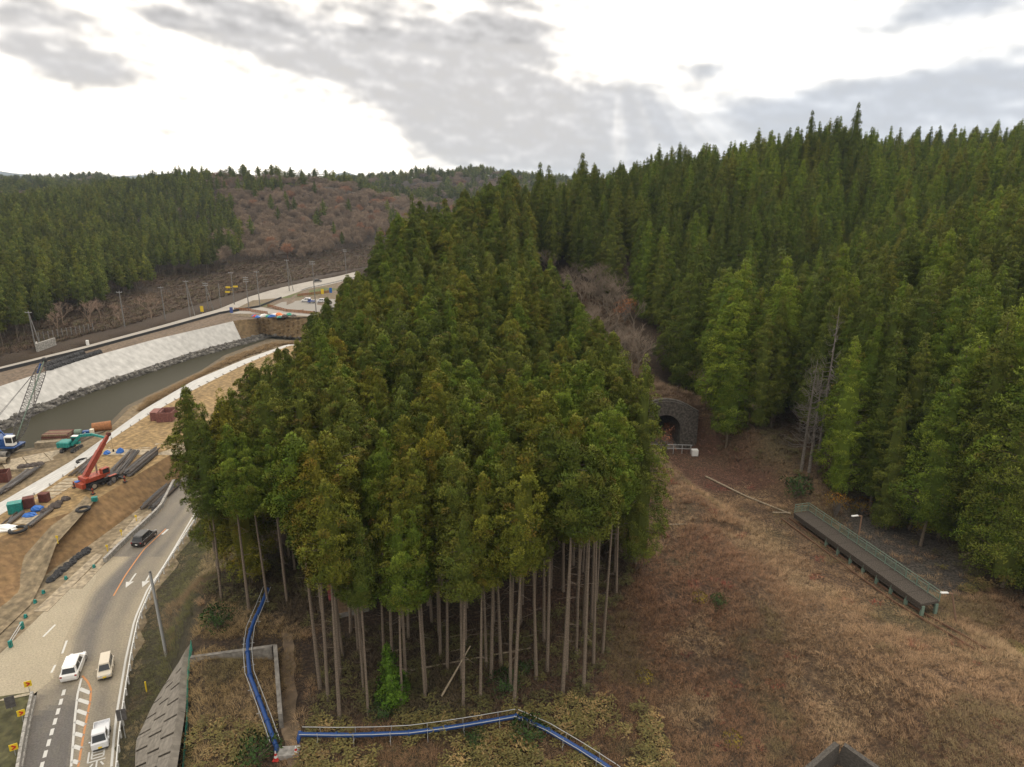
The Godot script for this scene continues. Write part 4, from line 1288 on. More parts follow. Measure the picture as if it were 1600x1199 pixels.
func make_forest() -> void:
	var near := []
	# height, crown base, radius, boughs, sprays, spray length, taper, bronze
	for i in 5: near.append(cedar(100 + i, 20.0, [0.54, 0.6, 0.5, 0.66, 0.57][i], [1.6, 1.7, 1.8, 1.45, 1.85][i], 280, 100, 0.17, [0.52, 0.44, 0.58, 0.4, 0.5][i], 0.1))
	for i in 4: near.append(cedar(200 + i, 20.0, [0.05, 0.1, 0.03, 0.13][i], [2.4, 2.25, 2.6, 2.35][i], 480, 92, 0.18, [0.5, 0.58, 0.45, 0.62][i], 0.03))
	var far := []
	for i in 4: far.append(cedar(300 + i, 18.0, [0.3, 0.38, 0.2, 0.3][i], [2.3, 2.1, 2.5, 2.4][i], 90, 34, 0.5, [0.5, 0.6, 0.45, 0.55][i], 0.05))
	var bare := []
	for i in 5: bare.append(bare_tree(400 + i, 10.0, [0.75, 0.9, 0.65, 0.8, 1.0][i], 4, 5))
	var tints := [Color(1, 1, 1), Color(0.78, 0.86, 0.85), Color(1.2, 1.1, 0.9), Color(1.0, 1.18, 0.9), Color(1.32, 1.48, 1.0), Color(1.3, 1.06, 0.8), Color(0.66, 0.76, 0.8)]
	var words := ["mid-green", "dark green", "olive-green", "fresh green", "light green", "bronze-tinged", "blackish green"]
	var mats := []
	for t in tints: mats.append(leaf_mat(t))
	print("tree meshes ", Time.get_ticks_msec())
	# standing places
	var spots := []
	var d := 40.0
	while d < 300.0:
		var step := 2.2 if d < 50.0 else (2.6 if d < 66.0 else (3.2 if d < 120.0 else 3.8))
		var x := -75.0 if d < 70.0 else -80.0
		while x < d * 0.9 + 20.0:
			var px := x + rng.randf_range(-1.0, 1.0)
			var pd := d + rng.randf_range(-1.0, 1.0)
			x += step
			var z := zone(px, pd)
			if z == "" or z == "left": continue
			if z == "right" and rng.randf() < 0.3: continue
			if Geometry2D.get_closest_point_to_segment(Vector2(px, pd), Vector2(33.5, 72), Vector2(38.5, 85)).distance_to(Vector2(px, pd)) < 4.2: continue
			if d > 210.0 and px < -10.0: continue
			var p := Vector3(px, ground_h(px, pd), -pd)
			if not in_view(p + Vector3(0, 12, 0)): continue
			spots.append([p, z, pd])
		d += step
	# individual spires that stand out on the ridge
	for q in [[Vector2(-22.5, 165), 1.3], [Vector2(-1.0, 178), 1.2], [Vector2(8, 186), 1.15], [Vector2(105, 222), 1.35], [Vector2(93, 226), 1.2], [Vector2(118, 220), 1.2], [Vector2(48, 232), 1.15]]:
		spots.append([Vector3(q[0].x, ground_h(q[0].x, q[0].y), -q[0].y), "spire", q[0].y, q[1]])
	spots.sort_custom(func(a, b): return a[0].distance_squared_to(Vector3(0, 46, 0)) < b[0].distance_squared_to(Vector3(0, 46, 0)))
	print("spots ", spots.size())
	var mass := {}
	var made := 0
	for s in spots:
		var p: Vector3 = s[0]
		var z: String = s[1]
		var edge := false
		var kind := rng.randi_range(0, 4)
		var patch := nz.get_noise_2d(p.x * 2.2, p.z * 2.2 + 77.0)
		var hs := rng.randf_range(0.86, 1.12) * (1.0 + 0.1 * patch)
		var ti := 0
		if z == "hill":
			var fe := s[2] - seg(FRONT, p.x) as float
			edge = fe < 2.6 and s[2] < 66.0
			if edge: kind = [1, 3, 0, 1, 4][kind]
			if p.x > 11.0 and s[2] > 58.0 or p.x < -34.0 or (s[2] > 75.0 and rng.randf() < 0.5): kind = 5 + rng.randi_range(0, 3)
			if p.x < -24.0 and s[2] < 72.0:
				kind = [5, 8, 0, 2][rng.randi_range(0, 3)]
				hs *= 0.9
			ti = [0, 0, 1, 2, 3, 2 if rng.randf() < 0.6 else 5, 3][rng.randi_range(0, 6)] if s[2] < 75.0 else [0, 1, 3, 0, 1, 2, 6][rng.randi_range(0, 6)]
			if p.x > 6.0 and ti in [2, 5]: ti = 3
		elif z == "right":
			kind = 5 + rng.randi_range(0, 3)
			hs *= rng.randf_range(0.8, 1.15) * lerpf(1.08, 0.88, smoothstep(80.0, 170.0, s[2]))
			ti = [0, 3, 4, 4, 3, 2, 4][rng.randi_range(0, 6)]  # this slope is lit from behind; lighter leaf tints stand in for light
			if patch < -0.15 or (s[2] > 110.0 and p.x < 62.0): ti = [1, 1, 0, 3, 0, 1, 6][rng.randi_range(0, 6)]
		else:
			kind = 5 + rng.randi_range(0, 1)
			hs = s[3]
			ti = 1
		if z == "hill" and s[2] > 70.0 and (p.x > 2.0 or p.x < -24.0): hs *= 0.87
		var ws := rng.randf_range(0.88, 1.15) * (hs if z != "spire" else 1.0)
		var turn := rng.randf() * TAU
		if made < 300:
			made += 1
			var lab: String
			var grp: String
			var size := "tall" if hs > 1.07 else ("short" if hs < 0.92 else "middling")
			var shape: String = ["blunt-topped bare-trunked", "slender bare-trunked", "long-crowned bare-trunked", "thin high-crowned", "broad-headed bare-trunked", "low-branched conical", "narrow low-branched", "broad low-branched", "shaggy low-branched"][kind]
			var where := "deep inside the wooded hill"
			var best := 11.0
			for q in PLACES:
				var gap: float = Vector2(p.x - q[0], -p.z - q[1]).length()
				if gap < best and (z == "right") == q[2].begins_with("on the slope"):
					best = gap
					where = q[2]
			if z == "right" and best > 10.9: where = "on the slope away from the platform"
			lab = "%s %s %s cedar %s" % [size, words[ti], shape, where]
			grp = "cedars " + where
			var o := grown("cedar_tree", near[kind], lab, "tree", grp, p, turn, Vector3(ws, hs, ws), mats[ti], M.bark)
			o.rotation = Vector3(rng.randf_range(-0.035, 0.035), turn, rng.randf_range(-0.035, 0.035))
		else:
			var key := "%s/%d" % ["hill" if z != "right" else "right", kind]
			if not mass.has(key): mass[key] = []
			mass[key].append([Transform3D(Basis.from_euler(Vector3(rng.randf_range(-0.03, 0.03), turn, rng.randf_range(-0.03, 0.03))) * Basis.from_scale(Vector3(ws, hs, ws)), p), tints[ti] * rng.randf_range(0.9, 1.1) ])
	for w in [["hill", "cedar_wood", "mass of dark green cedars covering the crest of the central hill"], ["right", "cedar_forest", "dense green cedar forest covering the slopes beyond the railway"]]:
		var root := Node3D.new()
		root.name = w[1]
		add_child(root)
		meta(root, w[2], "forest", "", "stuff")
		for key in mass:
			if key.begins_with(w[0]):
				var k := int(key.split("/")[1])
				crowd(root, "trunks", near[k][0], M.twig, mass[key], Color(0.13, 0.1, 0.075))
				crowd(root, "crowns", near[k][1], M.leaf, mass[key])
	far_woods(far, bare)
	valley_trees(bare, near)

func crowd(root: Node3D, called: String, m: Mesh, mt: Material, list: Array, flat := Color(-1, 0, 0)) -> void:
	var mm := MultiMesh.new()
	mm.transform_format = MultiMesh.TRANSFORM_3D
	mm.use_colors = true
	mm.mesh = m
	mm.instance_count = list.size()
	for i in list.size():
		mm.set_instance_transform(i, list[i][0])
		mm.set_instance_color(i, list[i][1] if flat.r < 0.0 else flat)
	var o := MultiMeshInstance3D.new()
	o.name = called
	o.multimesh = mm
	o.material_override = mt
	root.add_child(o, true)
	o.set_meta("kind", "stuff")

# a leafless crown seen from afar: a dome of twigs on a short trunk
func twig_dome(sd: int) -> ArrayMesh:
	var r := RandomNumberGenerator.new()
	r.seed = sd
	var b := MB.new()
	b.col = Color(0.17, 0.14, 0.12)
	b.tube([Vector3(0, -0.5, 0), Vector3(0.2, 4, 0)], 0.2, 0.1, 5, false)
	for i in 46:
		var a := i * 2.39996
		var rr := 3.4 * sqrt((i + 0.5) / 46.0)
		var e := Vector3(cos(a) * rr, 9.6 - rr * rr * 0.3 + r.randf_range(-1.0, 0.6), sin(a) * rr)
		b.col = Color(0.17, 0.14, 0.12)
		b.tube([Vector3(0.2, 3.0 + r.randf() * 2.0, 0), e], 0.07, 0.03, 3, false)
		for k in 22:
			var g := Vector3(r.randf() - 0.5 + cos(a) * 0.4, r.randf_range(-0.1, 1.0), r.randf() - 0.5 + sin(a) * 0.4).normalized() * r.randf_range(0.7, 1.6)
			var o := e - Vector3(cos(a) * rr * 0.3, r.randf_range(0.0, 2.2), sin(a) * rr * 0.3) * r.randf()
			var w := g.cross(Vector3(r.randf() - 0.5, r.randf() - 0.5, r.randf() - 0.5)).normalized() * 0.05
			var q := r.randf_range(0.75, 1.3)
			b.col = Color(0.26 * q, 0.205 * q, 0.16 * q)
			b.tri(o - w, o + w, o + g, Vector3(0.1, 1, 0.4))
	return b.mesh()

func far_woods(far: Array, bare: Array) -> void:
	var hazy := [twig_dome(1), twig_dome(2), twig_dome(3)]
	var ever := [[], [], [], []]
	var dec := [[], [], [], [], []]
	var d := 150.0
	while d < 1150.0:
		var step := 4.2 if d < 330.0 else (5.5 if d < 520.0 else 10.0)
		var x := -d * 0.9 - 10.0
		while x < (d * 0.25 if d < 520.0 else d * 0.5):
			var px := x + rng.randf_range(-0.4, 0.4) * step
			var pd := d + rng.randf_range(-0.4, 0.4) * step
			x += step
			var fr := near_poly(FARROAD, Vector2(px, pd))
			if fr.y < 0.0: continue
			var p := Vector3(px, ground_h(px, pd), -pd)
			if not in_view(p + Vector3(0, 12, 0), 0.08): continue
			# the foot of the slope stays open
			var foot := lerpf(17.0, 42.0, smoothstep(165.0, 290.0, pd)) + nz.get_noise_2d(px * 3.0, pd * 3.0) * 12.0
			if fr.x < foot: continue
			var z := pd * 0.9593 + (46.0 - p.y) * 0.2823
			var u := px / z
			# leafless broadleaf wood on the middle slope
			var n := nz.get_noise_2d(px * 1.5 + 500.0, pd * 1.5)
			var leafless := false
			if u > -0.42 - 0.08 * n and u < 0.05 and fr.x < 190.0 + 60.0 * n and pd > 290.0: leafless = true
			if pd > 560.0 and n > 0.12: leafless = true
			if rng.randf() < 0.04: leafless = not leafless
			var sc := rng.randf_range(0.75, 1.1) * (1.0 if pd > 520.0 else 0.85)
			var tr := Transform3D(Basis(Vector3.UP, rng.randf() * TAU).scaled(Vector3(sc, sc * 0.95, sc) if pd < 520.0 else Vector3(sc * 1.5, sc * 0.72, sc * 1.5)), p)
			if leafless:
				tr.basis = tr.basis.scaled(Vector3(1.15, 1.05, 1.15))
				var g := rng.randf_range(0.65, 1.1)
				dec[rng.randi_range(0, 4)].append([tr, Color(1.0, 0.95, 0.88) * g if rng.randf() > 0.06 else Color(1.2, 0.8, 0.6) * g])
			else:
				var g := rng.randf_range(0.55, 1.25)
				var c := Color(0.95, 0.98, 1.0) if rng.randf() < 0.75 else Color(1.15, 1.08, 0.9)
				ever[rng.randi_range(0, 3)].append([tr, c * g])
		d += step
	var root := Node3D.new()
	root.name = "far_cedar_forest"
	add_child(root)
	meta(root, "dark evergreen forest on the hills across the river", "forest", "", "stuff")
	for i in 4:
		crowd(root, "trunks", far[i][0], M.twig, ever[i], Color(0.16, 0.13, 0.1))
		crowd(root, "crowns", far[i][1], M.leaf, ever[i])
	root = Node3D.new()
	root.name = "bare_woodland"
	add_child(root)
	meta(root, "purplish brown leafless woodland on the hillside across the river", "forest", "", "stuff")
	for i in 5: crowd(root, "bare_crowns", hazy[i % 3], M.twig, dec[i])
	print("far ", ever[0].size() * 4, " ", dec[0].size() * 5)

func bare_thing(m: Mesh, label: String, group: String, at: Vector3, sc: float, tint: Color, called := "bare_tree", tilt := Vector3.ZERO) -> MeshInstance3D:
	var mt: StandardMaterial3D = M.twig.duplicate()
	mt.albedo_color = tint.linear_to_srgb()
	var o := part(m, numbered(called), mt, self, at)
	o.rotation = tilt + Vector3(0, rng.randf() * TAU, 0)
	o.scale = Vector3.ONE * sc
	meta(o, label, "tree", group)
	return o

func valley_trees(bare: Array, near: Array) -> void:
	# leafless trees in the gap above the tunnel
	for i in 42:
		var t := i / 42.0
		var d := lerpf(106.0, 160.0, t) + rng.randf_range(-2, 2)
		var x := lerpf(seg(HILLEDGE, d) + 2.5, seg(RIGHTFOOT, d) - 1.5, rng.randf() * (0.75 if d < 125.0 else 1.0))
		bare_thing(bare[i % 5], "grey-brown leafless tree in the gap above the tunnel", "leafless trees above the tunnel", ground_at(x, -d), rng.randf_range(0.75, 1.15), Color(0.88, 0.85, 0.78) * rng.randf_range(0.6, 1.2))
	for q in [Vector2(30, 100), Vector2(32.5, 97), Vector2(34, 93), Vector2(31, 104)]:
		bare_thing(bare[rng.randi_range(0, 4)], "dark leafless tree under the cedars right beside the tunnel bank", "leafless trees beside the tunnel bank", ground_at(q.x, -q.y), 0.7, Color(0.7, 0.6, 0.55))
	for q in [Vector2(-133, 196), Vector2(-128, 204), Vector2(-137, 205), Vector2(-124, 213), Vector2(-131, 214), Vector2(-119, 222)]:
		bare_thing(bare[rng.randi_range(0, 4)], "pale leafless tree at the foot of the forest across the river", "leafless trees at the far forest foot", ground_at(q.x, -q.y), rng.randf_range(0.8, 1.2), Color(1.1, 0.95, 0.85))
	var r := leafy(61, 5.0, 2.4, 26, 30, 0.22, Color(0.3, 0.1, 0.04), Color(0.36, 0.15, 0.06))
	grown("autumn_tree", r, "small rust-orange leafed tree among the leafless trees", "tree", "", ground_at(21.5, -128, 5.5), 0.3, Vector3.ONE, M.leaf, M.grey_bark)
	r = leafy(62, 5.4, 2.6, 26, 28, 0.2, Color(0.45, 0.18, 0.1), Color(0.5, 0.23, 0.13))
	grown("maple_tree", r, "salmon-pink maple leaning across the tunnel mouth", "tree", "", ground_at(22.4, -93.6, 0.6), 0.0, Vector3(0.75, 1.05, 0.75), M.leaf, M.grey_bark)
	r = leafy(63, 2.9, 1.3, 22, 26, 0.16, Color(0.34, 0.14, 0.02), Color(0.26, 0.19, 0.03))
	grown("autumn_shrub", r, "orange and yellow shrub behind the far end of the railing", "shrub", "", ground_at(39.0, -74.4, 0.4), 0.0, Vector3.ONE * 1.25, M.leaf, M.grey_bark)
	for q in [[Vector3(45.47, 7, -73.51), "rusty orange shrub in the gully behind the platform"], [Vector3(47.65, 7, -71.33), "brownish orange shrub under the cedars beyond the gully"], [Vector3(43.1, 7, -76.49), "small russet shrub behind the platform lamp post"]]:
		grown("autumn_shrub", r, q[1], "shrub", "", ground_at(q[0].x, q[0].z, -0.1), rng.randf() * 6.0, Vector3(1.3, 0.8, 1.1), M.leaf, M.grey_bark)
	# dead conifers standing grey among the cedars
	for q in [[Vector3(37.75, 8.5, -82.26), 15.0, "tall grey dead conifer with bare side branches"], [Vector3(38.42, 8.5, -81.46), 13.5, "shorter grey dead conifer beside a taller dead one"], [Vector3(40.33, 9.5, -83.5), 21.0, "thin reddish dead conifer rising above the grey dead ones"]]:
		var rr := RandomNumberGenerator.new()
		rr.seed = int(q[1] * 10)
		var t := MB.new()
		t.tube([Vector3(0, -1.5, 0), Vector3(0.1, q[1] * 0.5, 0), Vector3(0.3, q[1], 0)], 0.24, 0.03, 7)
		var br := MB.new()
		for i in 60:
			var y: float = q[1] * rr.randf_range(0.22, 0.95)
			var l: float = (1.0 - y / q[1]) * 3.4 + 0.4
			var a := rr.randf() * TAU
			var e := Vector3(cos(a) * l, y - l * 0.1 + rr.randf(), sin(a) * l)
			br.tube([Vector3(0.1, y, 0), Vector3(cos(a) * l * 0.5, y - 0.25, sin(a) * l * 0.5), e], 0.05, 0.012, 3, false)
			for k in 3: br.tube([Vector3(0.1, y, 0).lerp(e, 0.4 + 0.2 * k), e + Vector3(rr.randf() - 0.5, rr.randf() * 0.8, rr.randf() - 0.5)], 0.018, 0.006, 3, false)
		var o := thing("dead_tree", q[2], "tree", q[0], rng.randf())
		o.position.y = ground_h(o.position.x, -o.position.z)
		part(t, "trunk", M.grey_bark, o)
		part(br, "branches", M.grey_bark, o)
	bare_thing(bare[4], "pale leafless tree bowed over the gully behind the platform", "", ground_at(49.5, -66), 0.9, Color(1.2, 1.1, 0.95), "bare_tree", Vector3(0.1, 0, 0.85))
	# bright sapling and bushes at the edge of the wood
	var sap := cedar(77, 5.2, 0.03, 1.35, 110, 60, 0.2, 1.0, 0.0)
	grown("young_cedar", sap, "bright green young cedar growing in front of the bare trunks", "tree", "", ground_at(Vector3(-9.53, 6.5, -44.77).x, Vector3(-9.53, 6.5, -44.77).z), 0.0, Vector3.ONE, leaf_mat(Color(0.75, 1.2, 0.8)), M.bark)
	var bush := leafy(71, 1.8, 1.2, 24, 30, 0.2, Color(0.04, 0.08, 0.025), Color(0.06, 0.1, 0.03))
	for q in [[Vector3(-10.02, 6.4, -43.53), 0.9, "bright low evergreen bush beside the young cedar"], [Vector3(-26.69, 6.2, -53.09), 1.4, "round dark evergreen bush above the retaining wall"], [Vector3(-0.52, 6, -45.91), 1.2, "spreading dark bush right of the front trunks above the pipe bend"], [Vector3(1.2, 5, -41.4), 1.3, "dark green bush overhanging the bend of the blue pipe"], [Vector3(-2.84, 5.6, -40.8), 0.8, "small olive bush below the blue pipe"], [Vector3(-18.46, 6.2, -39.61), 1.4, "leafy green bush below the pipe end near the footpath"], [Vector3(0.96, 6.3, -47.63), 0.7, "small fresh bush at the right end of the trunk row"], [Vector3(36.1, 7.4, -78.86), 1.8, "rounded dark evergreen bush at the far end of the platform"], [Vector3(19.65, 6, -56.53), 0.8, "small yellow-green bush in the brown field"], [Vector3(-24.75, 5.5, -40.02), 1.0, "dark bush beside the head of the retaining wall"]]:
		grown("evergreen_bush", bush, q[2], "bush", "", ground_at(q[0].x, q[0].z, -0.1), rng.randf() * 6.0, Vector3.ONE * q[1], M.leaf, M.bark)
	var yel := leafy(72, 1.0, 0.8, 12, 22, 0.14, Color(0.3, 0.22, 0.02), Color(0.2, 0.17, 0.03))
	for q in [[Vector3(17.25, 4.8, -43.48), "small yellow-leafed shrub in the dry grass near the culvert"], [Vector3(11.25, 5, -48.95), "tiny golden shrub in the middle of the brown field"], [Vector3(17.94, 6, -57.03), "yellow-green shrub at the right foot of the wood"]]:
		grown("yellow_shrub", yel, q[1], "shrub", "", ground_at(q[0].x, q[0].z, -0.1), 1.0, Vector3.ONE * 1.1, M.leaf, M.bark)
	# fallen trunks
	for q in [[[Vector3(26.75, 7.3, -86.79), Vector3(30.22, 7.4, -80.72), Vector3(34.13, 7.4, -75.7)], 0.16, "long pale fallen trunk lying along the old trackbed"], [[Vector3(32.08, 7.3, -76.07), Vector3(34.28, 7.3, -76.07)], 0.12, "short pale log beside the far end of the platform"], [[Vector3(17.58, 7.2, -69.05), Vector3(19.71, 7.2, -69.2)], 0.07, "thin pale pole lying at the edge of the wood"], [[Vector3(-5.62, 6.6, -45.22), Vector3(-3.37, 10, -47.05)], 0.09, "fallen trunk propped slantwise against the front cedars"], [[Vector3(-8.47, 8.6, -47.91), Vector3(1.66, 7.4, -50.28)], 0.08, "thin fallen trunk lying across behind the front trunks"]]:
		var b := MB.new()
		var pts := []
		for p in q[0]:
			var gy := ground_h(p.x, -p.z)
			pts.append(Vector3(p.x, maxf(gy + 0.12, p.y) if p.y > 9.0 else gy + 0.16, p.z))
		b.tube(pts, q[1], q[1] * 0.55, 7)
		single(b, "fallen_trunk", M.pale_wood, q[2], "log")
	# little shrine with a red roof deep between the trunks
	var at := ground_at(-15.2, -56.0)
	var sh := thing("shrine", "small wooden shrine with a dull red roof between the cedar trunks", "shrine", at, 0.35)
	boxed("walls", M.wood, sh, Vector3(0, 1.2, 0), Vector3(2.6, 2.6, 2.2))
	boxed("base", M.concrete, sh, Vector3(0, -0.1, 0), Vector3(3.0, 0.5, 2.6))
	boxed("door", M.pale_wood, sh, Vector3(0, 1.0, 1.12), Vector3(0.9, 1.6, 0.05))
	var rb := MB.new()
	rb.prism(PackedVector2Array([Vector2(-2.0, 2.3), Vector2(0, 3.7), Vector2(2.0, 2.3), Vector2(1.9, 2.15), Vector2(0, 3.45), Vector2(-1.9, 2.15)]), 2.1)
	part(rb, "roof", M.shrine_red, sh)

# ---------------------------------------------------------------- ground cover
func tuft(sd: int, blades: int, hgt: float, spread: float, wide: float, curl: float) -> ArrayMesh:
	var r := RandomNumberGenerator.new()
	r.seed = sd
	var b := MB.new()
	for i in blades:
		var a := r.randf() * TAU
		var o := Vector3(cos(a), 0, sin(a)) * spread * sqrt(r.randf())
		var g := Vector3(cos(a) * 0.6 + r.randf() - 0.5, 1.0, sin(a) * 0.6 + r.randf() - 0.5).normalized() * hgt * r.randf_range(0.5, 1.1)
		var w := Vector3(-sin(a + r.randf()), 0, cos(a + r.randf())) * wide
		var m := o + g * 0.6
		var e := o + g + Vector3(g.x, -absf(g.y) * 0.5, g.z) * curl
		var k := r.randf_range(0.7, 1.35)
		b.col = Color(k, k * r.randf_range(0.94, 1.04), k * r.randf_range(0.88, 1.05))
		var n := Vector3(g.x * 0.4, 1.0, g.z * 0.4).normalized()
		for q in [[o - w - Vector3(0, 0.1, 0), o + w - Vector3(0, 0.1, 0), m + w * 0.8], [o - w - Vector3(0, 0.1, 0), m + w * 0.8, m - w * 0.8], [m - w * 0.8, m + w * 0.8, e]]:
			var kk: Vector3 = (q[2] - q[0]).cross(q[1] - q[0])
			if kk.dot(n) < 0.0: q = [q[0], q[2], q[1]]
			b.v.append_array(q)
			b.n.append_array([n, n, n])
			b.c.append_array([b.col, b.col, b.col])
	return b.mesh()

# broad leaves of dwarf bamboo on short stems
func bamboo(sd: int) -> ArrayMesh:
	var r := RandomNumberGenerator.new()
	r.seed = sd
	var b := MB.new()
	for i in 46:
		var a := r.randf() * TAU
		var o := Vector3(cos(a), 0, sin(a)) * 0.55 * sqrt(r.randf()) + Vector3(0, r.randf_range(0.25, 0.75), 0)
		var a2 := r.randf() * TAU
		var g := Vector3(cos(a2), r.randf_range(-0.3, 0.5), sin(a2)).normalized() * r.randf_range(0.2, 0.34)
		var w := g.cross(Vector3.UP).normalized() * 0.055
		var k := r.randf_range(0.6, 1.4)
		b.col = Color(k * r.randf_range(0.9, 1.35), k, k * 0.9)
		b.quad(o, o + g * 0.45 + w, o + g, o + g * 0.45 - w, Vector3.UP)
	return b.mesh()

func scatter(called: String, label: String, meshes: Array, list: Array, m: Material) -> void:
	var root := Node3D.new()
	root.name = called
	add_child(root)
	meta(root, label, "undergrowth", "", "stuff")
	var sets := []
	for k in meshes: sets.append([])
	for i in list.size(): sets[i % meshes.size()].append(list[i])
	for k in meshes.size():
		if sets[k]: crowd(root, "clumps", meshes[k], m, sets[k])

func make_undergrowth() -> void:
	var dry := [tuft(1, 60, 0.6, 0.5, 0.009, 0.7), tuft(2, 50, 0.78, 0.45, 0.008, 0.9), tuft(3, 66, 0.4, 0.6, 0.01, 0.6), tuft(31, 56, 0.5, 0.65, 0.009, 1.1)]
	var weed := [tuft(4, 22, 0.6, 0.45, 0.03, 0.6), tuft(5, 18, 1.0, 0.4, 0.018, 0.1)]
	var sasa := [bamboo(6), bamboo(7), bamboo(8)]
	var field := []
	var under := []
	var leafy_list := []
	var d := 33.0
	while d < 104.0:
		var step := 0.52 if d < 60.0 else (0.62 if d < 80.0 else 0.85)
		var x := seg(EDGE, d) + 0.7
		while x < minf(d * 0.95, 62.0):
			var px := x + rng.randf_range(-0.3, 0.3)
			var pd := d + rng.randf_range(-0.3, 0.3)
			x += step
			var p := Vector3(px, ground_h(px, pd), -pd)
			if not in_view(p, 0.05): continue
			var t := px - seg(EDGE, pd)
			if pd < 56.0 and px > seg([[38, -28.5], [43.9, -30.6], [46.4, -31.9], [50.8, -32.5], [56, -30.5]], pd) and px < seg([[38, -24], [39, -24.2], [44.5, -26.0], [48.1, -27.6], [51.4, -28.6], [55.6, -28.6]], pd): continue
			if px < -18.0 and px > -28.5 and pd > 50.2 and pd < 51.8: continue
			if absf(px + 17.3 - (pd - 46.0) * 0.02) < 0.8 and pd < 53.0: continue
			var gul := Vector2(px - 43.5, (pd - 68.0) * 0.6).length()
			if gul < 5.0 and rng.randf() < 0.85: continue
			var tr := near_poly(TRACK, Vector2(px, pd)).x
			# under the platform nothing grows
			if px > 33.0 and pd > 55.5 and pd < 75.5 and absf(px - lerpf(39.9, 35.3, (pd - 56.0) / 18.7)) < 1.7: continue
			if pd > 96.0 and absf(px - 23.3) < 3.4: continue
			if pd > 52.0 and pd < 78.0 and px > 28.0 and tr < 2.6 and rng.randf() < 0.72: continue
			var z := zone(px, pd)
			var a := nz.get_noise_2d(px * 6.0, pd * 6.0)
			var b := nz.get_noise_2d(px * 2.2 + 80.0, pd * 2.2)
			var e := nz.get_noise_2d(px * 14.0, pd * 14.0 + 50.0)
			var k := rng.randf_range(0.75, 1.25)
			var sc := rng.randf_range(0.6, 1.15)
			var xf := Transform3D(Basis(Vector3.UP, rng.randf() * TAU).scaled(Vector3(sc, sc * rng.randf_range(0.7, 1.2), sc)), p)
			if z != "":
				if pd < seg(FRONT, px) + 10.0 or z == "right":
					if rng.randf() < 0.55: under.append([xf, Color(0.11, 0.08, 0.045) * k])
					elif rng.randf() < 0.45: leafy_list.append([xf, Color(0.1, 0.095, 0.03) * k])
				continue
			var c := Color(0.37, 0.235, 0.13)
			var open := smoothstep(15.0, 5.0, tr)
			var sasa_here := false
			if px < 12.0 and px > -15.5 and pd < 46.0: sasa_here = e + 0.5 * a + 0.3 * rng.randf() > 0.02
			if px < -18.5 and px > -29.0: 
				c = Color(0.32, 0.22, 0.1)
				if pd < 43.0: sasa_here = rng.randf() < 0.6
			if px >= -15.5 and px < 24.0: c = Color(0.26, 0.15, 0.078).lerp(Color(0.38, 0.235, 0.13), open)
			if px > 45.0: sasa_here = e + a > 0.05
			if t < 6.0 or px < -30.0: c = Color(0.12, 0.115, 0.04) if a > -0.15 else Color(0.2, 0.135, 0.07)
			elif b > 0.12: c = c.lerp(Color(0.25, 0.11, 0.062), clampf((b - 0.12) * 3.0, 0.0, 0.45))
			elif a < -0.2: c = c.lerp(Color(0.14, 0.125, 0.05), 0.6)
			if pd > 82.0 and tr < 5.5: c = Color(0.24, 0.125, 0.085)
			if a > 0.25: c = c.lerp(Color(0.45, 0.32, 0.18), 0.55)
			if rng.randf() < 0.012 and px > 15.0: c = Color(0.3, 0.045, 0.03)
			if pd > 78.0 and tr < 5.5: xf.basis = xf.basis.scaled(Vector3(1, 0.45, 1))
			if t < 2.6: xf.basis = xf.basis.scaled(Vector3(0.7, 0.5, 0.7))
			if not sasa_here and px > 12.0 and e < -0.3 and rng.randf() < 0.6: continue
			if sasa_here: leafy_list.append([xf, (Color(0.15, 0.13, 0.04) if rng.randf() > 0.3 else Color(0.25, 0.18, 0.075)) * k])
			else: field.append([xf, c * k])
		d += step
	# slope above and beside the tunnel
	for i in 2600:
		var pd := rng.randf_range(99.2, 160.0)
		var px := seg(GAP, pd) + rng.randf_range(-4.5, 10.0)
		var sc := rng.randf_range(0.9, 1.5)
		field.append([Transform3D(Basis(Vector3.UP, rng.randf() * TAU).scaled(Vector3.ONE * sc), ground_at(px, -pd)), Color(0.17, 0.11, 0.065) * rng.randf_range(0.7, 1.2)])
	scatter("dry_grass", "brown dry grass and dead weeds covering the old railway bank", dry, field, M.grass)
	scatter("forest_weeds", "dead weeds and litter between the cedar trunks", weed, under, M.grass)
	scatter("dwarf_bamboo", "yellow-green dwarf bamboo along the blue pipe and the wood's edge", sasa, leafy_list, M.grass)
	# scrub below the far forest and on the river banks
	var scrub := []
	for i in 15000:
		var t := rng.randf()
		var pd := lerpf(160.0, 420.0, t)
		var px := 0.0
		for k in FARROAD.size() - 1:
			if pd >= FARROAD[k].y and pd <= FARROAD[k + 1].y: px = lerpf(FARROAD[k].x, FARROAD[k + 1].x, (pd - FARROAD[k].y) / (FARROAD[k + 1].y - FARROAD[k].y))
		px -= 9.0 + rng.randf() * lerpf(24.0, 48.0, smoothstep(170.0, 290.0, pd))
		var sc := rng.randf_range(0.8, 1.9)
		var near_road := 0.5 + 0.5 * rng.randf()
		scrub.append([Transform3D(Basis(Vector3.UP, rng.randf() * TAU).scaled(Vector3(sc, sc * 0.8, sc)), ground_at(px, -pd)), Color(0.13, 0.085, 0.055) * rng.randf_range(0.6, 1.3) if rng.randf() > 0.15 else Color(0.12, 0.11, 0.045)])
	scatter("hillside_scrub", "dark brown scrub between the far road and the far forest", weed, scrub, M.grass)
	var bank := []
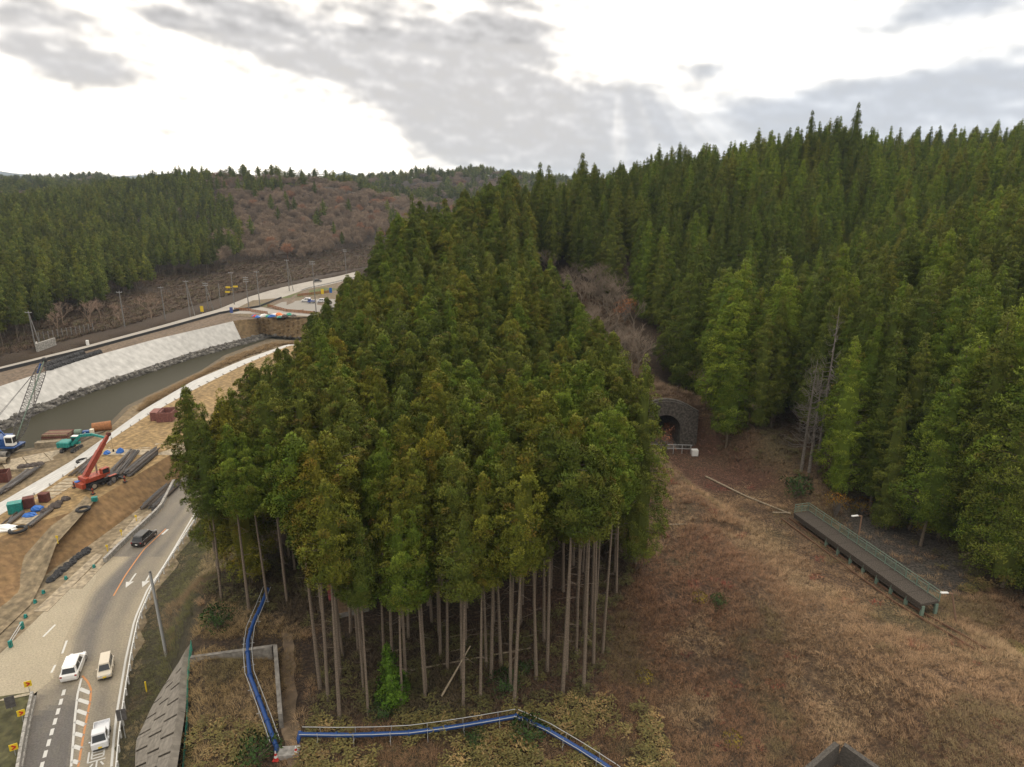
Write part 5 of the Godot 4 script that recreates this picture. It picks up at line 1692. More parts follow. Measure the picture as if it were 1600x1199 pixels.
	for i in range(33, 86):
		for k in 40:
			var t := rng.randf()
			var p: Vector3 = L[6][i].lerp(L[7][i], t * 0.75)
			if i > 60 and rng.randf() < 0.5: p = L[2][mini(i + 5, 89)].lerp(L[3][mini(i + 5, 89)], rng.randf())
			var sc := rng.randf_range(0.8, 1.6)
			bank.append([Transform3D(Basis(Vector3.UP, rng.randf() * TAU).scaled(Vector3.ONE * sc), p), Color(0.24, 0.155, 0.07) * rng.randf_range(0.7, 1.2)])
	scatter("river_reeds", "tan dry reeds on the shelf beside the river", dry, bank, M.grass)

# ---------------------------------------------------------------- blue pipes
func pipe_run(label: String, raw: Array, rails: bool) -> Node3D:
	var t := thing("blue_pipe", label, "pipe")
	var pts := []
	for p in raw: pts.append(ground_at(p.x, p.z, 0.75))
	var L0 := 0.0
	for i in pts.size() - 1: L0 += pts[i].distance_to(pts[i + 1])
	var n := maxi(2, int(L0 / 2.6))
	var cv := Curve3D.new()
	for p in pts: cv.add_point(p)
	var len := cv.get_baked_length()
	for i in n:
		var a := cv.sample_baked(len * i / n)
		var m := cv.sample_baked(len * (i + 0.5) / n)
		var e := cv.sample_baked(len * (i + 1.0) / n)
		var b := MB.new()
		b.tube([a, m, e], 0.17, 0.17, 10)
		part(b, "pipe_section", M.blue_pipe, t)
		var dir := (e - a).normalized()
		b = MB.new()
		b.tube([e - dir * 0.07, e + dir * 0.07], 0.225, 0.225, 10)
		part(b, "coupling", M.blue_pipe, t)
		var s := dir.cross(Vector3.UP).normalized()
		b = MB.new()
		for k in [-0.32, 0.32]: b.tube([Vector3(m.x, ground_h(m.x + s.x * k, -m.z - s.z * k) - 0.3, m.z) + s * k, m + s * k + Vector3(0, 0.42, 0)], 0.025, 0.025, 5)
		b.tube([m - s * 0.5 + Vector3(0, -0.25, 0), m + s * 0.5 + Vector3(0, -0.25, 0)], 0.025, 0.025, 5)
		part(b, "trestle", M.galv, t)
		if rails:
			b = MB.new()
			b.tube([a - s * 0.34 + Vector3(0, 0.36, 0), e - s * 0.34 + Vector3(0, 0.36, 0)], 0.028, 0.028, 5)
			b.tube([a + s * 0.34 + Vector3(0, 0.3, 0), e + s * 0.34 + Vector3(0, 0.3, 0)], 0.028, 0.028, 5)
			part(b, "rail_tube", M.galv, t)
	return t

func make_pipes() -> void:
	var a := pipe_run("blue water pipe climbing past the concrete wall into the wood", [Vector3(-17.3, 6.8, -40.46), Vector3(-19.19, 6.8, -43.48), Vector3(-21.59, 7, -47.09), Vector3(-22.91, 7.2, -50.29), Vector3(-23.25, 7.4, -52.66), Vector3(-23.21, 8, -54.67), Vector3(-23.37, 8.5, -57)], true)
	var b := MB.new()
	var p := ground_at(Vector3(-17.26, 6.4, -40.52).x, Vector3(-17.26, 6.4, -40.52).z)
	b.tube([p + Vector3(0, 0.75, 0), p + Vector3(0.05, 0.5, 0.3), p + Vector3(0.06, -0.3, 0.35)], 0.17, 0.17, 10)
	part(b, "elbow", M.blue_pipe, a)
	var c := pipe_run("long blue water pipe on trestles running along the front of the wood", [Vector3(-15.68, 6.8, -41.31), Vector3(-11.59, 6.8, -41.06), Vector3(-7.35, 6.6, -41.15), Vector3(-3.84, 6.4, -41.79), Vector3(0.39, 6.2, -42.7), Vector3(2.87, 6, -41.41), Vector3(6.93, 5.4, -39.44), Vector3(9.36, 5, -37.5)], true)
	b = MB.new()
	p = ground_at(Vector3(-15.8, 6.4, -41.61).x, Vector3(-15.8, 6.4, -41.61).z)
	b.tube([p + Vector3(0, 0.75, 0), p + Vector3(-0.05, 0.45, 0.4), p + Vector3(-0.08, -0.3, 0.5)], 0.17, 0.17, 10)
	part(b, "elbow", M.blue_pipe, c)
	# striped cones and a pale step where the path crosses
	for q in [[Vector3(-17.12, 6.4, -39.82), "red and white striped cone at the end of the climbing pipe"], [Vector3(-15.75, 6.4, -40.16), "red and white striped cone at the end of the long pipe"]]:
		var t := thing("traffic_cone", q[1], "cone", ground_at(q[0].x, q[0].z, 0.1))
		boxed("base", M.red, t, Vector3(0, 0.03, 0), Vector3(0.42, 0.06, 0.42))
		for k in 4:
			var bb := MB.new()
			bb.tube([Vector3(0, 0.06 + k * 0.18, 0), Vector3(0, 0.24 + k * 0.18, 0)], 0.18 - k * 0.038, 0.142 - k * 0.038, 10)
			part(bb, "band", M.red if k % 2 == 0 else M.white, t)
	var st := ground_at(Vector3(-16.36, 6.4, -40.34).x, Vector3(-16.36, 6.4, -40.34).z)
	b = MB.new()
	b.cbox(Vector3.ZERO, Vector3(1.6, 0.55, 0.9), 0.04)
	single(b, "step_block", M.pale_concrete, "pale concrete step on the footpath between the two pipe ends", "step", "", st + Vector3(0, 0.1, 0), 0.1)

# ---------------------------------------------------------------- vehicles: length along z, front at -z
func wheel(parent: Node, at: Vector3, r: float, w: float) -> void:
	var b := MB.new()
	b.tube([Vector3(-w, 0, 0), Vector3(-w * 0.8, 0, 0), Vector3(w * 0.8, 0, 0), Vector3(w, 0, 0)], r, r, 14)
	var t := part(b, "wheel", M.rubber, parent, at)
	b = MB.new()
	b.tube([Vector3(-w * 1.06, 0, 0), Vector3(w * 1.06, 0, 0)], r * 0.6, r * 0.6, 10)
	part(b, "rim", M.chrome, t)

func greenhouse(t: Node, m: Material, y0: float, y1: float, zb: Vector2, zt: Vector2, wb: float, wt: float, split: Array) -> void:
	var P := func(x: float, y: float, z: float) -> Vector3: return Vector3(x, y, z)
	var b := MB.new()
	var lo := [Vector3(-wb, y0, zb.x), Vector3(wb, y0, zb.x), Vector3(wb, y0, zb.y), Vector3(-wb, y0, zb.y)]
	var hi := [Vector3(-wt, y1, zt.x), Vector3(wt, y1, zt.x), Vector3(wt, y1, zt.y), Vector3(-wt, y1, zt.y)]
	var cen := Vector3(0, (y0 + y1) * 0.5, (zb.x + zb.y) * 0.5)
	for k in 4: b.quad(lo[k], lo[(k + 1) % 4], hi[(k + 1) % 4], hi[k], (lo[k] + hi[(k + 1) % 4]) * 0.5 - cen)
	part(b, "cabin", m, t)
	b = MB.new()
	b.cbox(Vector3(0, y1 + 0.02, (zt.x + zt.y) * 0.5), Vector3(wt * 2.0 + 0.06, 0.09, zt.y - zt.x + 0.06), 0.04)
	part(b, "roof", m, t)
	var pane := func(called: String, a: Vector3, q: Vector3, c: Vector3, d: Vector3, s0: float, s1: float) -> void:
		var n: Vector3 = (q - a).cross(d - a).normalized()
		var mid: Vector3 = (a + q + c + d) * 0.25
		if n.dot(mid - cen) < 0.0: n = -n
		var lo0 := a.lerp(q, s0)
		var lo1 := a.lerp(q, s1)
		var hi0 := d.lerp(c, s0)
		var hi1 := d.lerp(c, s1)
		var bb := MB.new()
		bb.quad(lo0.lerp(hi0, 0.08) + n * 0.012, lo1.lerp(hi1, 0.08) + n * 0.012, lo1.lerp(hi1, 0.88) + n * 0.012, lo0.lerp(hi0, 0.88) + n * 0.012, n)
		part(bb, called, M.glass, t)
	pane.call("windscreen", lo[0], lo[1], hi[1], hi[0], 0.06, 0.94)
	pane.call("rear_window", lo[2], lo[3], hi[3], hi[2], 0.08, 0.92)
	for s in split:
		pane.call("side_window", lo[1], lo[2], hi[2], hi[1], s[0], s[1])
		pane.call("side_window", lo[0], lo[3], hi[3], hi[0], s[0], s[1])

func car(label: String, at: Vector3, turn: float, m: Material, kind: String, group := "") -> Node3D:
	var dims: Array = {"suv": [4.5, 1.82, 1.68, 0.35], "kei": [3.4, 1.48, 1.62, 0.28], "sedan": [4.6, 1.76, 1.46, 0.32], "truck": [3.4, 1.48, 1.78, 0.27]}[kind]
	var t := thing("parked_truck" if kind == "truck" and group else ("pickup_truck" if kind == "truck" else "car"), label, "truck" if kind == "truck" else "car", at, turn, group)
	t.scale = Vector3.ONE * 0.84
	var l: float = dims[0] * 0.5
	var w: float = dims[1] * 0.5
	var h: float = dims[2]
	var b := MB.new()
	var yb := 0.26
	var belt := h * 0.58
	if kind == "truck":
		# cab over the front wheels, flat bed behind
		b.prism(PackedVector2Array([Vector2(-l, 0.35), Vector2(-l, 0.95), Vector2(-l + 0.12, 1.05), Vector2(-l + 1.35, 1.05), Vector2(-l + 1.35, 0.35)]), w, 0.07, 0.95)
		part(b, "body", m, t)
		greenhouse(t, m, 1.03, h, Vector2(-l + 0.1, -l + 1.34), Vector2(-l + 0.45, -l + 1.3), w - 0.05, w - 0.14, [[0.12, 0.85]])
		boxed("bed", M.car_truck, t, Vector3(0, 0.68, 0.68), Vector3(w * 2.0, 0.1, 2.0))
		for s in [[Vector3(-w + 0.03, 0.86, 0.68), Vector3(0.05, 0.32, 2.0)], [Vector3(w - 0.03, 0.86, 0.68), Vector3(0.05, 0.32, 2.0)], [Vector3(0, 0.86, 1.67), Vector3(w * 2.0, 0.32, 0.05)], [Vector3(0, 0.98, -0.28), Vector3(w * 1.9, 0.6, 0.05)]]:
			boxed("gate", m, t, s[0], s[1])
		boxed("chassis", M.black, t, Vector3(0, 0.48, 0.5), Vector3(0.9, 0.3, 2.4))
	else:
		var hood := 0.62 if kind == "kei" else (1.05 if kind == "suv" else 1.2)
		var tail := 0.1 if kind == "kei" else (0.25 if kind == "suv" else 0.7)
		b.prism(PackedVector2Array([Vector2(-l + 0.05, yb), Vector2(-l, yb + 0.25), Vector2(-l + 0.06, belt - 0.22), Vector2(-l + 0.3, belt - 0.1), Vector2(-l + hood, belt), Vector2(l - tail, belt + 0.02), Vector2(l - 0.04, belt - 0.06), Vector2(l, yb + 0.3), Vector2(l - 0.06, yb)]), w, 0.1, 0.93)
		part(b, "body", m, t)
		greenhouse(t, m, belt - 0.01, h, Vector2(-l + hood - 0.1, l - tail - 0.02), Vector2(-l + hood + (0.35 if kind == "kei" else 0.7), l - tail - (0.12 if kind == "kei" else 0.42)), w - 0.08, w - 0.24, [[0.14, 0.48], [0.52, 0.88]])
		if kind == "suv": boxed("spoiler", m, t, Vector3(0, h - 0.02, l - 0.55), Vector3(w * 1.3, 0.06, 0.3), 0.02)
	for s in [-1.0, 1.0]:
		for z in [-l + 0.72, l - 0.78]:
			wheel(t, Vector3(s * (w - 0.1), dims[3], z), dims[3], 0.1)
		boxed("headlight", M.head, t, Vector3(s * (w - 0.25), belt - 0.24 if kind != "truck" else 0.72, -l + 0.02), Vector3(0.3, 0.15, 0.06), 0.02)
		boxed("tail_light", M.tail, t, Vector3(s * (w - 0.18), belt - 0.12 if kind != "truck" else 0.6, l - 0.02), Vector3(0.22, 0.2, 0.06), 0.02)
		boxed("mirror", m, t, Vector3(s * (w + 0.08), belt + 0.06 if kind != "truck" else 1.2, -l + (0.25 if kind == "truck" else 1.1)), Vector3(0.16, 0.12, 0.1), 0.02)
	boxed("number_plate", M.yellow if kind in ["kei", "truck"] else M.white, t, Vector3(0, 0.48, -l - 0.01), Vector3(0.34, 0.17, 0.03))
	boxed("number_plate", M.yellow if kind in ["kei", "truck"] else M.white, t, Vector3(0, 0.55, l + 0.01), Vector3(0.34, 0.17, 0.03))
	boxed("bumper", M.black, t, Vector3(0, 0.3, -l + 0.03), Vector3(w * 1.8, 0.12, 0.08))
	return t

func sign_on_post(label: String, at: Vector3, hgt: float, face: Vector2, m: Material, turn: float, called := "road_sign", mark: Material = null, group := "") -> Node3D:
	var t := thing(called, label, "sign", at, turn, group)
	var b := MB.new()
	b.tube([Vector3(0, -0.4, 0), Vector3(0, hgt + face.y * 0.4, 0)], 0.035, 0.035, 6)
	part(b, "post", M.galv, t)
	var p := boxed("panel", m, t, Vector3(0, hgt, 0.06), Vector3(face.x, face.y, 0.04))
	if mark:
		b = MB.new()
		for s in [-1.0, 1.0]:
			b.beam(Vector3(-face.x * 0.2, s * face.y * 0.3, 0.03), Vector3(face.x * 0.25, 0, 0.03), 0.03, face.y * 0.2)
		part(b, "chevron", mark, p)
	return t

func make_traffic() -> void:
	# directions along the lanes
	var up := func(a: Vector3, b: Vector3) -> float: return atan2(-(b - a).x, -(b - a).z)
	var s: Vector3 = Vector3(-42.48, 0, -55.54)
	car("white sport-utility car seen from behind beside the hatched median", s + Vector3(-0.55, 0, -0.9), up.call(Vector3(-42.62, 0, -55.36), Vector3(-43.9, 0, -59.12)), M.car_white, "suv")
	car("cream boxy hatchback coming down the road with a yellow plate", Vector3(-39.75, 0, -55.54) + Vector3(0, 0, -0.7), up.call(Vector3(-40.99, 0, -58.14), Vector3(-39.52, 0, -54.92)), M.car_cream, "kei")
	car("small white pickup truck with an empty flat bed on the road", Vector3(-35.29, 0, -47.13) + Vector3(0, 0, -0.6), up.call(Vector3(-36.47, 0, -49.65), Vector3(-34.76, 0, -46.12)), M.car_truck, "truck")
	car("black saloon car driving round the bend near the kerb wall", Vector3(-49.15, 0, -81.69), up.call(Vector3(-49.38, 0, -80.02), Vector3(-49.18, 0, -84.14)), M.car_black, "suv")
	# roadside poles and signs
	var t := thing("utility_pole", "smooth grey pole on the grass verge between guard rail and wood", "pole")
	var a := ground_at(Vector3(-34.1, 0.4, -57.07).x, Vector3(-34.1, 0.4, -57.07).z, -0.4)
	var b := MB.new()
	b.tube([a, a + Vector3(-0.25, 9.8, 0)], 0.17, 0.12, 10)
	part(b, "shaft", M.galv, t)
	b = MB.new()
	b.tube([a + Vector3(-0.25, 9.8, 0), a + Vector3(-0.25, 9.95, 0)], 0.14, 0.09, 8)
	part(b, "cap", M.pole, t)
	sign_on_post("back of a grey sign board beside the guard rail", ground_at(Vector3(-33.47, 0, -47.48).x + 0.4, Vector3(-33.47, 0, -47.48).z), 2.3, Vector2(0.75, 1.1), M.steel, PI + 0.3)
	sign_on_post("leaning dark notice board at the works entrance", Vector3(-45.57, 0.05, -51.29), 0.75, Vector2(0.75, 1.2), M.steel, 0.5, "notice_board")
	for q in [[Vector3(-45, 0, -53.46), "yellow chevron sign at the head of the barrier wall"], [Vector3(-43.11, 0, -49.8), "yellow chevron sign midway along the barrier wall"], [Vector3(-41.1, 0, -45.98), "yellow chevron sign at the near part of the barrier wall"]]:
		sign_on_post(q[1], q[0] + Vector3(-0.4, 0, 0), 0.95, Vector2(0.6, 0.6), M.yellow, 0.5, "chevron_sign", M.red)
	var dl := MB.new()
	dl.tube([Vector3(0, -0.3, 0), Vector3(0, 1.1, 0)], 0.07, 0.07, 8)
	single(dl, "marker_post", M.yellow, "short yellow marker post in the verge grass", "post", "", ground_at(Vector3(-34.02, 0.2, -52.89).x, Vector3(-34.02, 0.2, -52.89).z))
	for q in [[Vector3(-52.61, 0, -79.05), "yellow works post by the end of the kerb wall"], [Vector3(-52.99, 0, -83.07), "yellow works post midway along the steel plate strip"], [Vector3(-53.2, 0, -87.27), "yellow works post near the sheet pile stack"], [Vector3(-57.41, 2.4, -77.11), "yellow works post at the top of the dirt track"]]:
		var bb := MB.new()
		bb.tube([Vector3(0, -0.2, 0), Vector3(0, 0.9, 0)], 0.05, 0.05, 6)
		var o := thing("works_post", q[1], "post", q[0])
		part(bb, "pipe", M.yellow, o)
		boxed("plate", M.yellow, o, Vector3(0, 0.75, 0), Vector3(0.28, 0.28, 0.05))
	# pipe barrier on green feet
	var pb := thing("pipe_barrier", "grey pipe barrier on two green stands by the side road", "barrier")
	var e0 := Vector3(-51.69, 0.02, -59.89)
	var e1 := Vector3(-52.6, 0.02, -62.95)
	for p in [e0, e1]: boxed("stand", M.teal, pb, p + Vector3(0, 0.4, 0), Vector3(0.28, 0.8, 0.36), 0.04)
	for yy in [0.45, 0.78]:
		b = MB.new()
		b.tube([e0 + Vector3(0, yy, 0), e1 + Vector3(0, yy, 0)], 0.04, 0.04, 6)
		part(b, "pipe", M.galv, pb)
	for q in [[Vector3(-53.59, 0, -64.89), "beside the start of the steel plates"], [Vector3(-54.37, 0, -67.63), "at the corner of the long steel plate"], [Vector3(-54.67, 0, -69.53), "in front of the black bag row"], [Vector3(-53.9, 0, -72.48), "on the edge of the wide steel plates"], [Vector3(-52.01, 0, -75.05), "next to the kerb wall end"]]:
		var bb := MB.new()
		bb.prism(PackedVector2Array([Vector2(-0.16, 0), Vector2(-0.06, 0.42), Vector2(0.06, 0.42), Vector2(0.16, 0)]), 0.14, 0.02)
		single(bb, "barrier_foot", M.teal, "small green barrier foot " + q[1], "barrier", "", q[0] + Vector3(0, 0.012, 0))

# ---------------------------------------------------------------- the river works
func plate(pts: Array, label: String, lift := 0.05) -> void:
	# a steel road plate with four given corners
	var b := MB.new()
	var c := Vector3.ZERO
	for p in pts: c += p * 0.25
	var q := []
	for p in pts: q.append(p - c)
	var up := Vector3(0, lift, 0)
	b.quad(q[0] + up, q[1] + up, q[2] + up, q[3] + up, Vector3.UP)
	for k in 4: b.quad(q[k] + up, q[(k + 1) % 4] + up, q[(k + 1) % 4] - up * 3.0, q[k] - up * 3.0, q[k] + q[(k + 1) % 4])
	single(b, "steel_plate", M.plate, label, "plate", "steel road plates of the works", c)

func plate_row(a0: Vector3, a1: Vector3, b0: Vector3, b1: Vector3, n: int, label: String, lift := 0.05, gap := 0.02) -> void:
	for i in n:
		var t0 := (i + gap) / n
		var t1 := (i + 1.0 - gap) / n
		plate([a0.lerp(a1, t0), a0.lerp(a1, t1), b0.lerp(b1, t1), b0.lerp(b1, t0)], label, lift)

func pile_stack(label: String, a0: Vector3, a1: Vector3, b0: Vector3, b1: Vector3, n: int, layers: int) -> void:
	# long steel sheet piles lying side by side from side a to side b
	var t := thing("sheet_pile_stack", label, "steel piles")
	for k in layers:
		for i in n:
			var f := (i + 0.5 + 0.3 * (k % 2)) / n
			var w := a0.distance_to(b0) / n
			var p := a0.lerp(b0, f) + Vector3(rng.randf_range(-0.12, 0.12), 0.14 + k * 0.24, rng.randf_range(-0.9, 0.9))
			var q := a1.lerp(b1, f) + Vector3(rng.randf_range(-0.12, 0.12), 0.14 + k * 0.24, rng.randf_range(-1.2, 1.2))
			var b := MB.new()
			b.beam(p, q, w * 0.5, 0.07)
			var s := (q - p).cross(Vector3.UP).normalized() * w * 0.24
			b.beam(p + s + Vector3(0, 0.08, 0), q + s + Vector3(0, 0.08, 0), 0.05, 0.2)
			b.beam(p - s + Vector3(0, 0.08, 0), q - s + Vector3(0, 0.08, 0), 0.05, 0.2)
			part(b, "pile", [M.steel, M.pile_grey, M.pile_brown][rng.randi_range(0, 2)], t)

func container(label: String, called: String, m: Material, at: Vector3, s: Vector3, turn: float, open := false) -> void:
	var t := thing(called, label, "container", at, turn)
	if open:
		boxed("floor", m, t, Vector3(0, 0.06, 0), Vector3(s.x, 0.12, s.z))
		for k in [-1.0, 1.0]:
			boxed("side_wall", m, t, Vector3(k * (s.x * 0.5 - 0.06), s.y * 0.5 + 0.06, 0), Vector3(0.12, s.y, s.z))
			boxed("end_wall", m, t, Vector3(0, s.y * 0.5 + 0.06, k * (s.z * 0.5 - 0.06)), Vector3(s.x - 0.26, s.y - 0.02, 0.12))
	else:
		boxed("box", m, t, Vector3(0, s.y * 0.5, 0), s, 0.04)
		boxed("lid", m, t, Vector3(0, s.y + 0.03, 0), Vector3(s.x * 1.04, 0.07, s.z * 1.04), 0.02)
	var n := int(s.x / 0.45)
	for i in n:
		for k in [-1.0, 1.0]:
			boxed("rib", m, t, Vector3(-s.x * 0.5 + (i + 0.5) * s.x / n, s.y * 0.5 + 0.03, k * (s.z * 0.5 + 0.02)), Vector3(0.1, s.y * 0.9, 0.05))

func lump(sd: int, s: Vector3) -> MB:
	# a tarpaulin or a filled bag: an uneven cushion
	var r := RandomNumberGenerator.new()
	r.seed = sd
	var b := MB.new()
	var P := []
	for i in 6:
		var row := []
		for j in 12:
			var th := PI * 0.5 * i / 5.0
			var k := r.randf_range(0.85, 1.1)
			row.append(Vector3(pow(absf(cos(TAU * j / 12)), 0.6) * signf(cos(TAU * j / 12)) * cos(th) * s.x * k, sin(th) * s.y * k, pow(absf(sin(TAU * j / 12)), 0.6) * signf(sin(TAU * j / 12)) * cos(th) * s.z * k))
		P.append(row)
	for i in 5:
		for j in 12:
			var k := (j + 1) % 12
			b.quad(P[i][j], P[i][k], P[i + 1][k], P[i + 1][j], P[i][j] + P[i + 1][k] + Vector3(0, 0.1, 0))
	return b

func crawler(t: Node, l: float, gauge: float, h: float, w: float) -> void:
	for s in [-1.0, 1.0]:
		var b := MB.new()
		b.prism(PackedVector2Array([Vector2(-l * 0.5 + h * 0.35, 0), Vector2(-l * 0.5, h * 0.5), Vector2(-l * 0.5 + h * 0.35, h), Vector2(l * 0.5 - h * 0.35, h), Vector2(l * 0.5, h * 0.5), Vector2(l * 0.5 - h * 0.35, 0)]), w * 0.5, 0.03, 0.96)
		var tr := part(b, "track", M.black, t, Vector3(s * gauge * 0.5, 0, 0))
		for k in 4:
			b = MB.new()
			b.tube([Vector3(-w * 0.54, h * 0.45, lerpf(-l * 0.36, l * 0.36, k / 3.0)), Vector3(w * 0.54, h * 0.45, lerpf(-l * 0.36, l * 0.36, k / 3.0))], h * 0.3, h * 0.3, 8)
			part(b, "roller", M.steel, tr)

func make_works() -> void:
	# plates: the crossing over the levee, the storage strip and the strip along the road
	plate_row(Vector3(-68.25, 3, -106.89), Vector3(-53.74, 3, -106.89), Vector3(-67.55, 3, -104.37), Vector3(-52.61, 3, -104.37), 5, "tan steel plate in the crossing over the levee")
	plate_row(Vector3(-68.55, 3, -109.53), Vector3(-54.93, 3, -109.53), Vector3(-68.17, 3, -107.32), Vector3(-53.93, 3, -107.32), 5, "tan steel plate in the crossing over the levee")
	plate_row(Vector3(-64.81, 3, -95.25), Vector3(-65.19, 3, -88.06), Vector3(-67.52, 3, -95.25), Vector3(-67.73, 3, -88.06), 6, "tan steel plate laid flat on the storage strip behind the crane", 0.05, 0.1)
	plate_row(Vector3(-65.51, 3, -83.21), Vector3(-65.47, 3, -80.7), Vector3(-63.78, 3, -83.21), Vector3(-63.45, 3, -80.7), 2, "tan steel plate among the blue tarpaulins")
	plate_row(Vector3(-53.45, 0, -65.94), Vector3(-53.73, 0, -78.41), Vector3(-51.88, 0, -65.94), Vector3(-52.64, 0, -78.09), 4, "long tan steel plate beside the muddy side road", 0.05, 0.01)
	plate_row(Vector3(-52.1, 0, -70.45), Vector3(-52.31, 0, -78.09), Vector3(-50.74, 0, -70.45), Vector3(-51.48, 0, -77.78), 2, "worn tan steel plate at the edge of the road bend", 0.04, 0.02)
	plate_row(Vector3(-52.81, 0, -79.7), Vector3(-54.01, 0, -88.63), Vector3(-51.47, 0, -79.7), Vector3(-52.72, 0, -88.63), 3, "tan steel plate between levee slope and kerb wall")
	plate_row(Vector3(-92.57, -2.4, -114.45), Vector3(-84.89, -2.4, -120.64), Vector3(-88.17, -2.4, -109.9), Vector3(-81.48, -2.4, -117.47), 3, "tan steel plate under the blue crawler crane by the river")
	plate_row(Vector3(-92.1, -2.35, -123.83), Vector3(-87.25, -2.35, -125.21), Vector3(-91.94, -2.35, -122.49), Vector3(-87.14, -2.35, -123.83), 1, "raised tan steel plate at the water's edge", 0.3)
	plate_row(Vector3(-88.26, -2.4, -111.28), Vector3(-83.67, -2.4, -111.85), Vector3(-88.37, -2.4, -110.17), Vector3(-83.71, -2.4, -110.73), 1, "tan steel plate carrying a row of grey bags", 0.25)
	# sheet piles
	pile_stack("dark sheet piles on the levee between crane and crossing", Vector3(-61.38, 3, -93.19), Vector3(-63.57, 3, -105.2), Vector3(-59, 3, -93.19), Vector3(-61.88, 3, -105.2), 9, 2)
	pile_stack("darkest sheet pile stack at the levee edge above the slope", Vector3(-59.44, 3, -95.72), Vector3(-59.9, 3, -105.48), Vector3(-57.88, 3, -95.72), Vector3(-58.35, 3, -104.92), 6, 3)
	pile_stack("dark sheet piles left of the crane boom", Vector3(-67.48, 3, -96.43), Vector3(-68.48, 3, -103.28), Vector3(-65.91, 3, -96.43), Vector3(-67.33, 3, -103.28), 6, 1)
	pile_stack("long dark sheet piles under the white revetment by the river", Vector3(-83.06, -2.4, -99.8), Vector3(-84.67, -2.4, -109.35), Vector3(-82.48, -2.4, -102.17), Vector3(-83.14, -2.4, -110.73), 8, 2)
	pile_stack("dark sheet piles stacked on the strip beside the near road", Vector3(-54.61, 0, -90.83), Vector3(-54.77, 0, -99.69), Vector3(-52.17, 0, -90.83), Vector3(-52.43, 0, -99.69), 8, 2)
	pile_stack("grey piles lying along the storage strip in front of the tarpaulins", Vector3(-63.13, 3, -80.35), Vector3(-63.46, 3, -83.77), Vector3(-62.43, 3, -80.18), Vector3(-62.65, 3, -83.58), 4, 1)
	pile_stack("grey piles at the left end of the storage strip", Vector3(-66.61, 3, -80.18), Vector3(-67.06, 3, -83.21), Vector3(-65.6, 3, -80.18), Vector3(-66.02, 3, -83.21), 5, 1)
	# boxes and tarpaulins
	container("teal ribbed storage box at the levee edge", "storage_box", M.teal, Vector3(-67.45, 3, -84.14), Vector3(1.6, 1.4, 1.2), 0.5)
	container("maroon storage box between teal box and tarpaulins", "storage_box", M.maroon, Vector3(-66.66, 3, -85.67), Vector3(1.25, 1.4, 1.1), 0.5)
	container("brown-red storage box beside the flat steel plates", "storage_box", M.maroon, Vector3(-65.7, 3, -87.45), Vector3(1.2, 1.2, 0.9), 0.05)
	container("small teal box at the edge of the levee slope", "tool_box", M.teal, Vector3(-58.68, 3, -87.45), Vector3(0.7, 0.6, 0.55), 0.3)
	container("open rust-red skip on the far earth terrace", "skip", M.pink_box, Vector3(-65.17, 3, -122.08), Vector3(2.8, 1.8, 3.6), 0.15, true)
	container("second rust-red skip with a pale cover on the far terrace", "skip", M.pink_box, Vector3(-67.17, 3, -122.44), Vector3(1.9, 1.6, 2.6), 0.15, false)
	container("faded red skip below the white revetment", "skip", M.maroon, Vector3(-86.14, -2.5, -106.39), Vector3(1.8, 1.7, 2.2), 0.4, true)
	for q in [[Vector3(-65.08, 3, -84.9), Vector3(0.75, 0.6, 0.65), "rounded blue tarpaulin heap behind the grey bags"], [Vector3(-64.87, 3, -83.03), Vector3(0.85, 0.5, 0.6), "longer blue tarpaulin heap nearer the dirt track"], [Vector3(-65, 3, -105.48), Vector3(0.6, 0.8, 0.5), "small blue covered machine on the crossing plates"], [Vector3(-66.91, 3, -104.92), Vector3(0.5, 0.6, 0.5), "small blue bundle beside the crane boom tip"]]:
		single(lump(int(q[1].x * 100), q[1]), "tarpaulin", M.blue_tarp, q[2], "tarpaulin", "", q[0])
	for i in 9:
		var p := Vector3(-63.36, 3, -84.14).lerp(Vector3(-62.84, 3, -88.06), i / 8.0) + Vector3(rng.randf_range(-0.4, 0.4), 0, rng.randf_range(-0.5, 0.5))
		single(lump(30 + i, Vector3(0.5, 0.55, 0.45)), "bulk_bag", M.grey_bag, "dark grey bulk bag in the heap beside the blue tarpaulins", "bag", "grey bulk bags on the storage strip", p, rng.randf())
	for i in 22:
		var p := Vector3(-55.63, 0, -71.93).lerp(Vector3(-55.27, 0, -79.05), i / 21.0)
		p += Vector3(rng.randf_range(-0.25, 0.25), 0, rng.randf_range(-0.25, 0.25))
		single(lump(60 + i, Vector3(0.45, 0.5, 0.45)), "sand_bag", M.bag, "black sand bag in the row at the foot of the levee slope", "bag", "black sand bags below the levee", p, rng.randf())
	for i in 4:
		single(lump(90 + i, Vector3(0.7, 0.6, 0.6)), "rubber_roll", M.grey_bag, "grey-brown bag on the plate below the white revetment", "bag", "bags on the riverside plate", Vector3(-86.34, -2.12, -111.2).lerp(Vector3(-83.94, -2.12, -112.34), i / 3.0), 0.2)
	for q in [[Vector3(-63.61, 3, -78.98), "dark hose coil at the left end of the storage strip", 0.9], [Vector3(-58.65, 3, -84.71), "black tyre lying at the top of the levee slope", 0.75], [Vector3(-71.12, 1.6, -104.99), "dark coil of pipe resting on the white revetment strip", 0.9]]:
		var b := MB.new()
		var ring := []
		for i in 17: ring.append(Vector3(cos(TAU * i / 16) * q[2], 0.16, sin(TAU * i / 16) * q[2]))
		b.tube(ring, 0.2, 0.2, 8, false)
		single(b, "tyre", M.rubber, q[1], "tyre", "", q[0])
	single(lump(120, Vector3(1.5, 0.6, 0.9)), "rubble_heap", M.white, "heap of white and pink plastic sheeting at the levee end", "heap", "", Vector3(-65.49, 3, -79.32))
	# pipes by the river
	var op := MB.new()
	op.tube([Vector3(-1.7, 0.95, 0), Vector3(1.7, 0.95, 0)], 0.95, 0.95, 16, false)
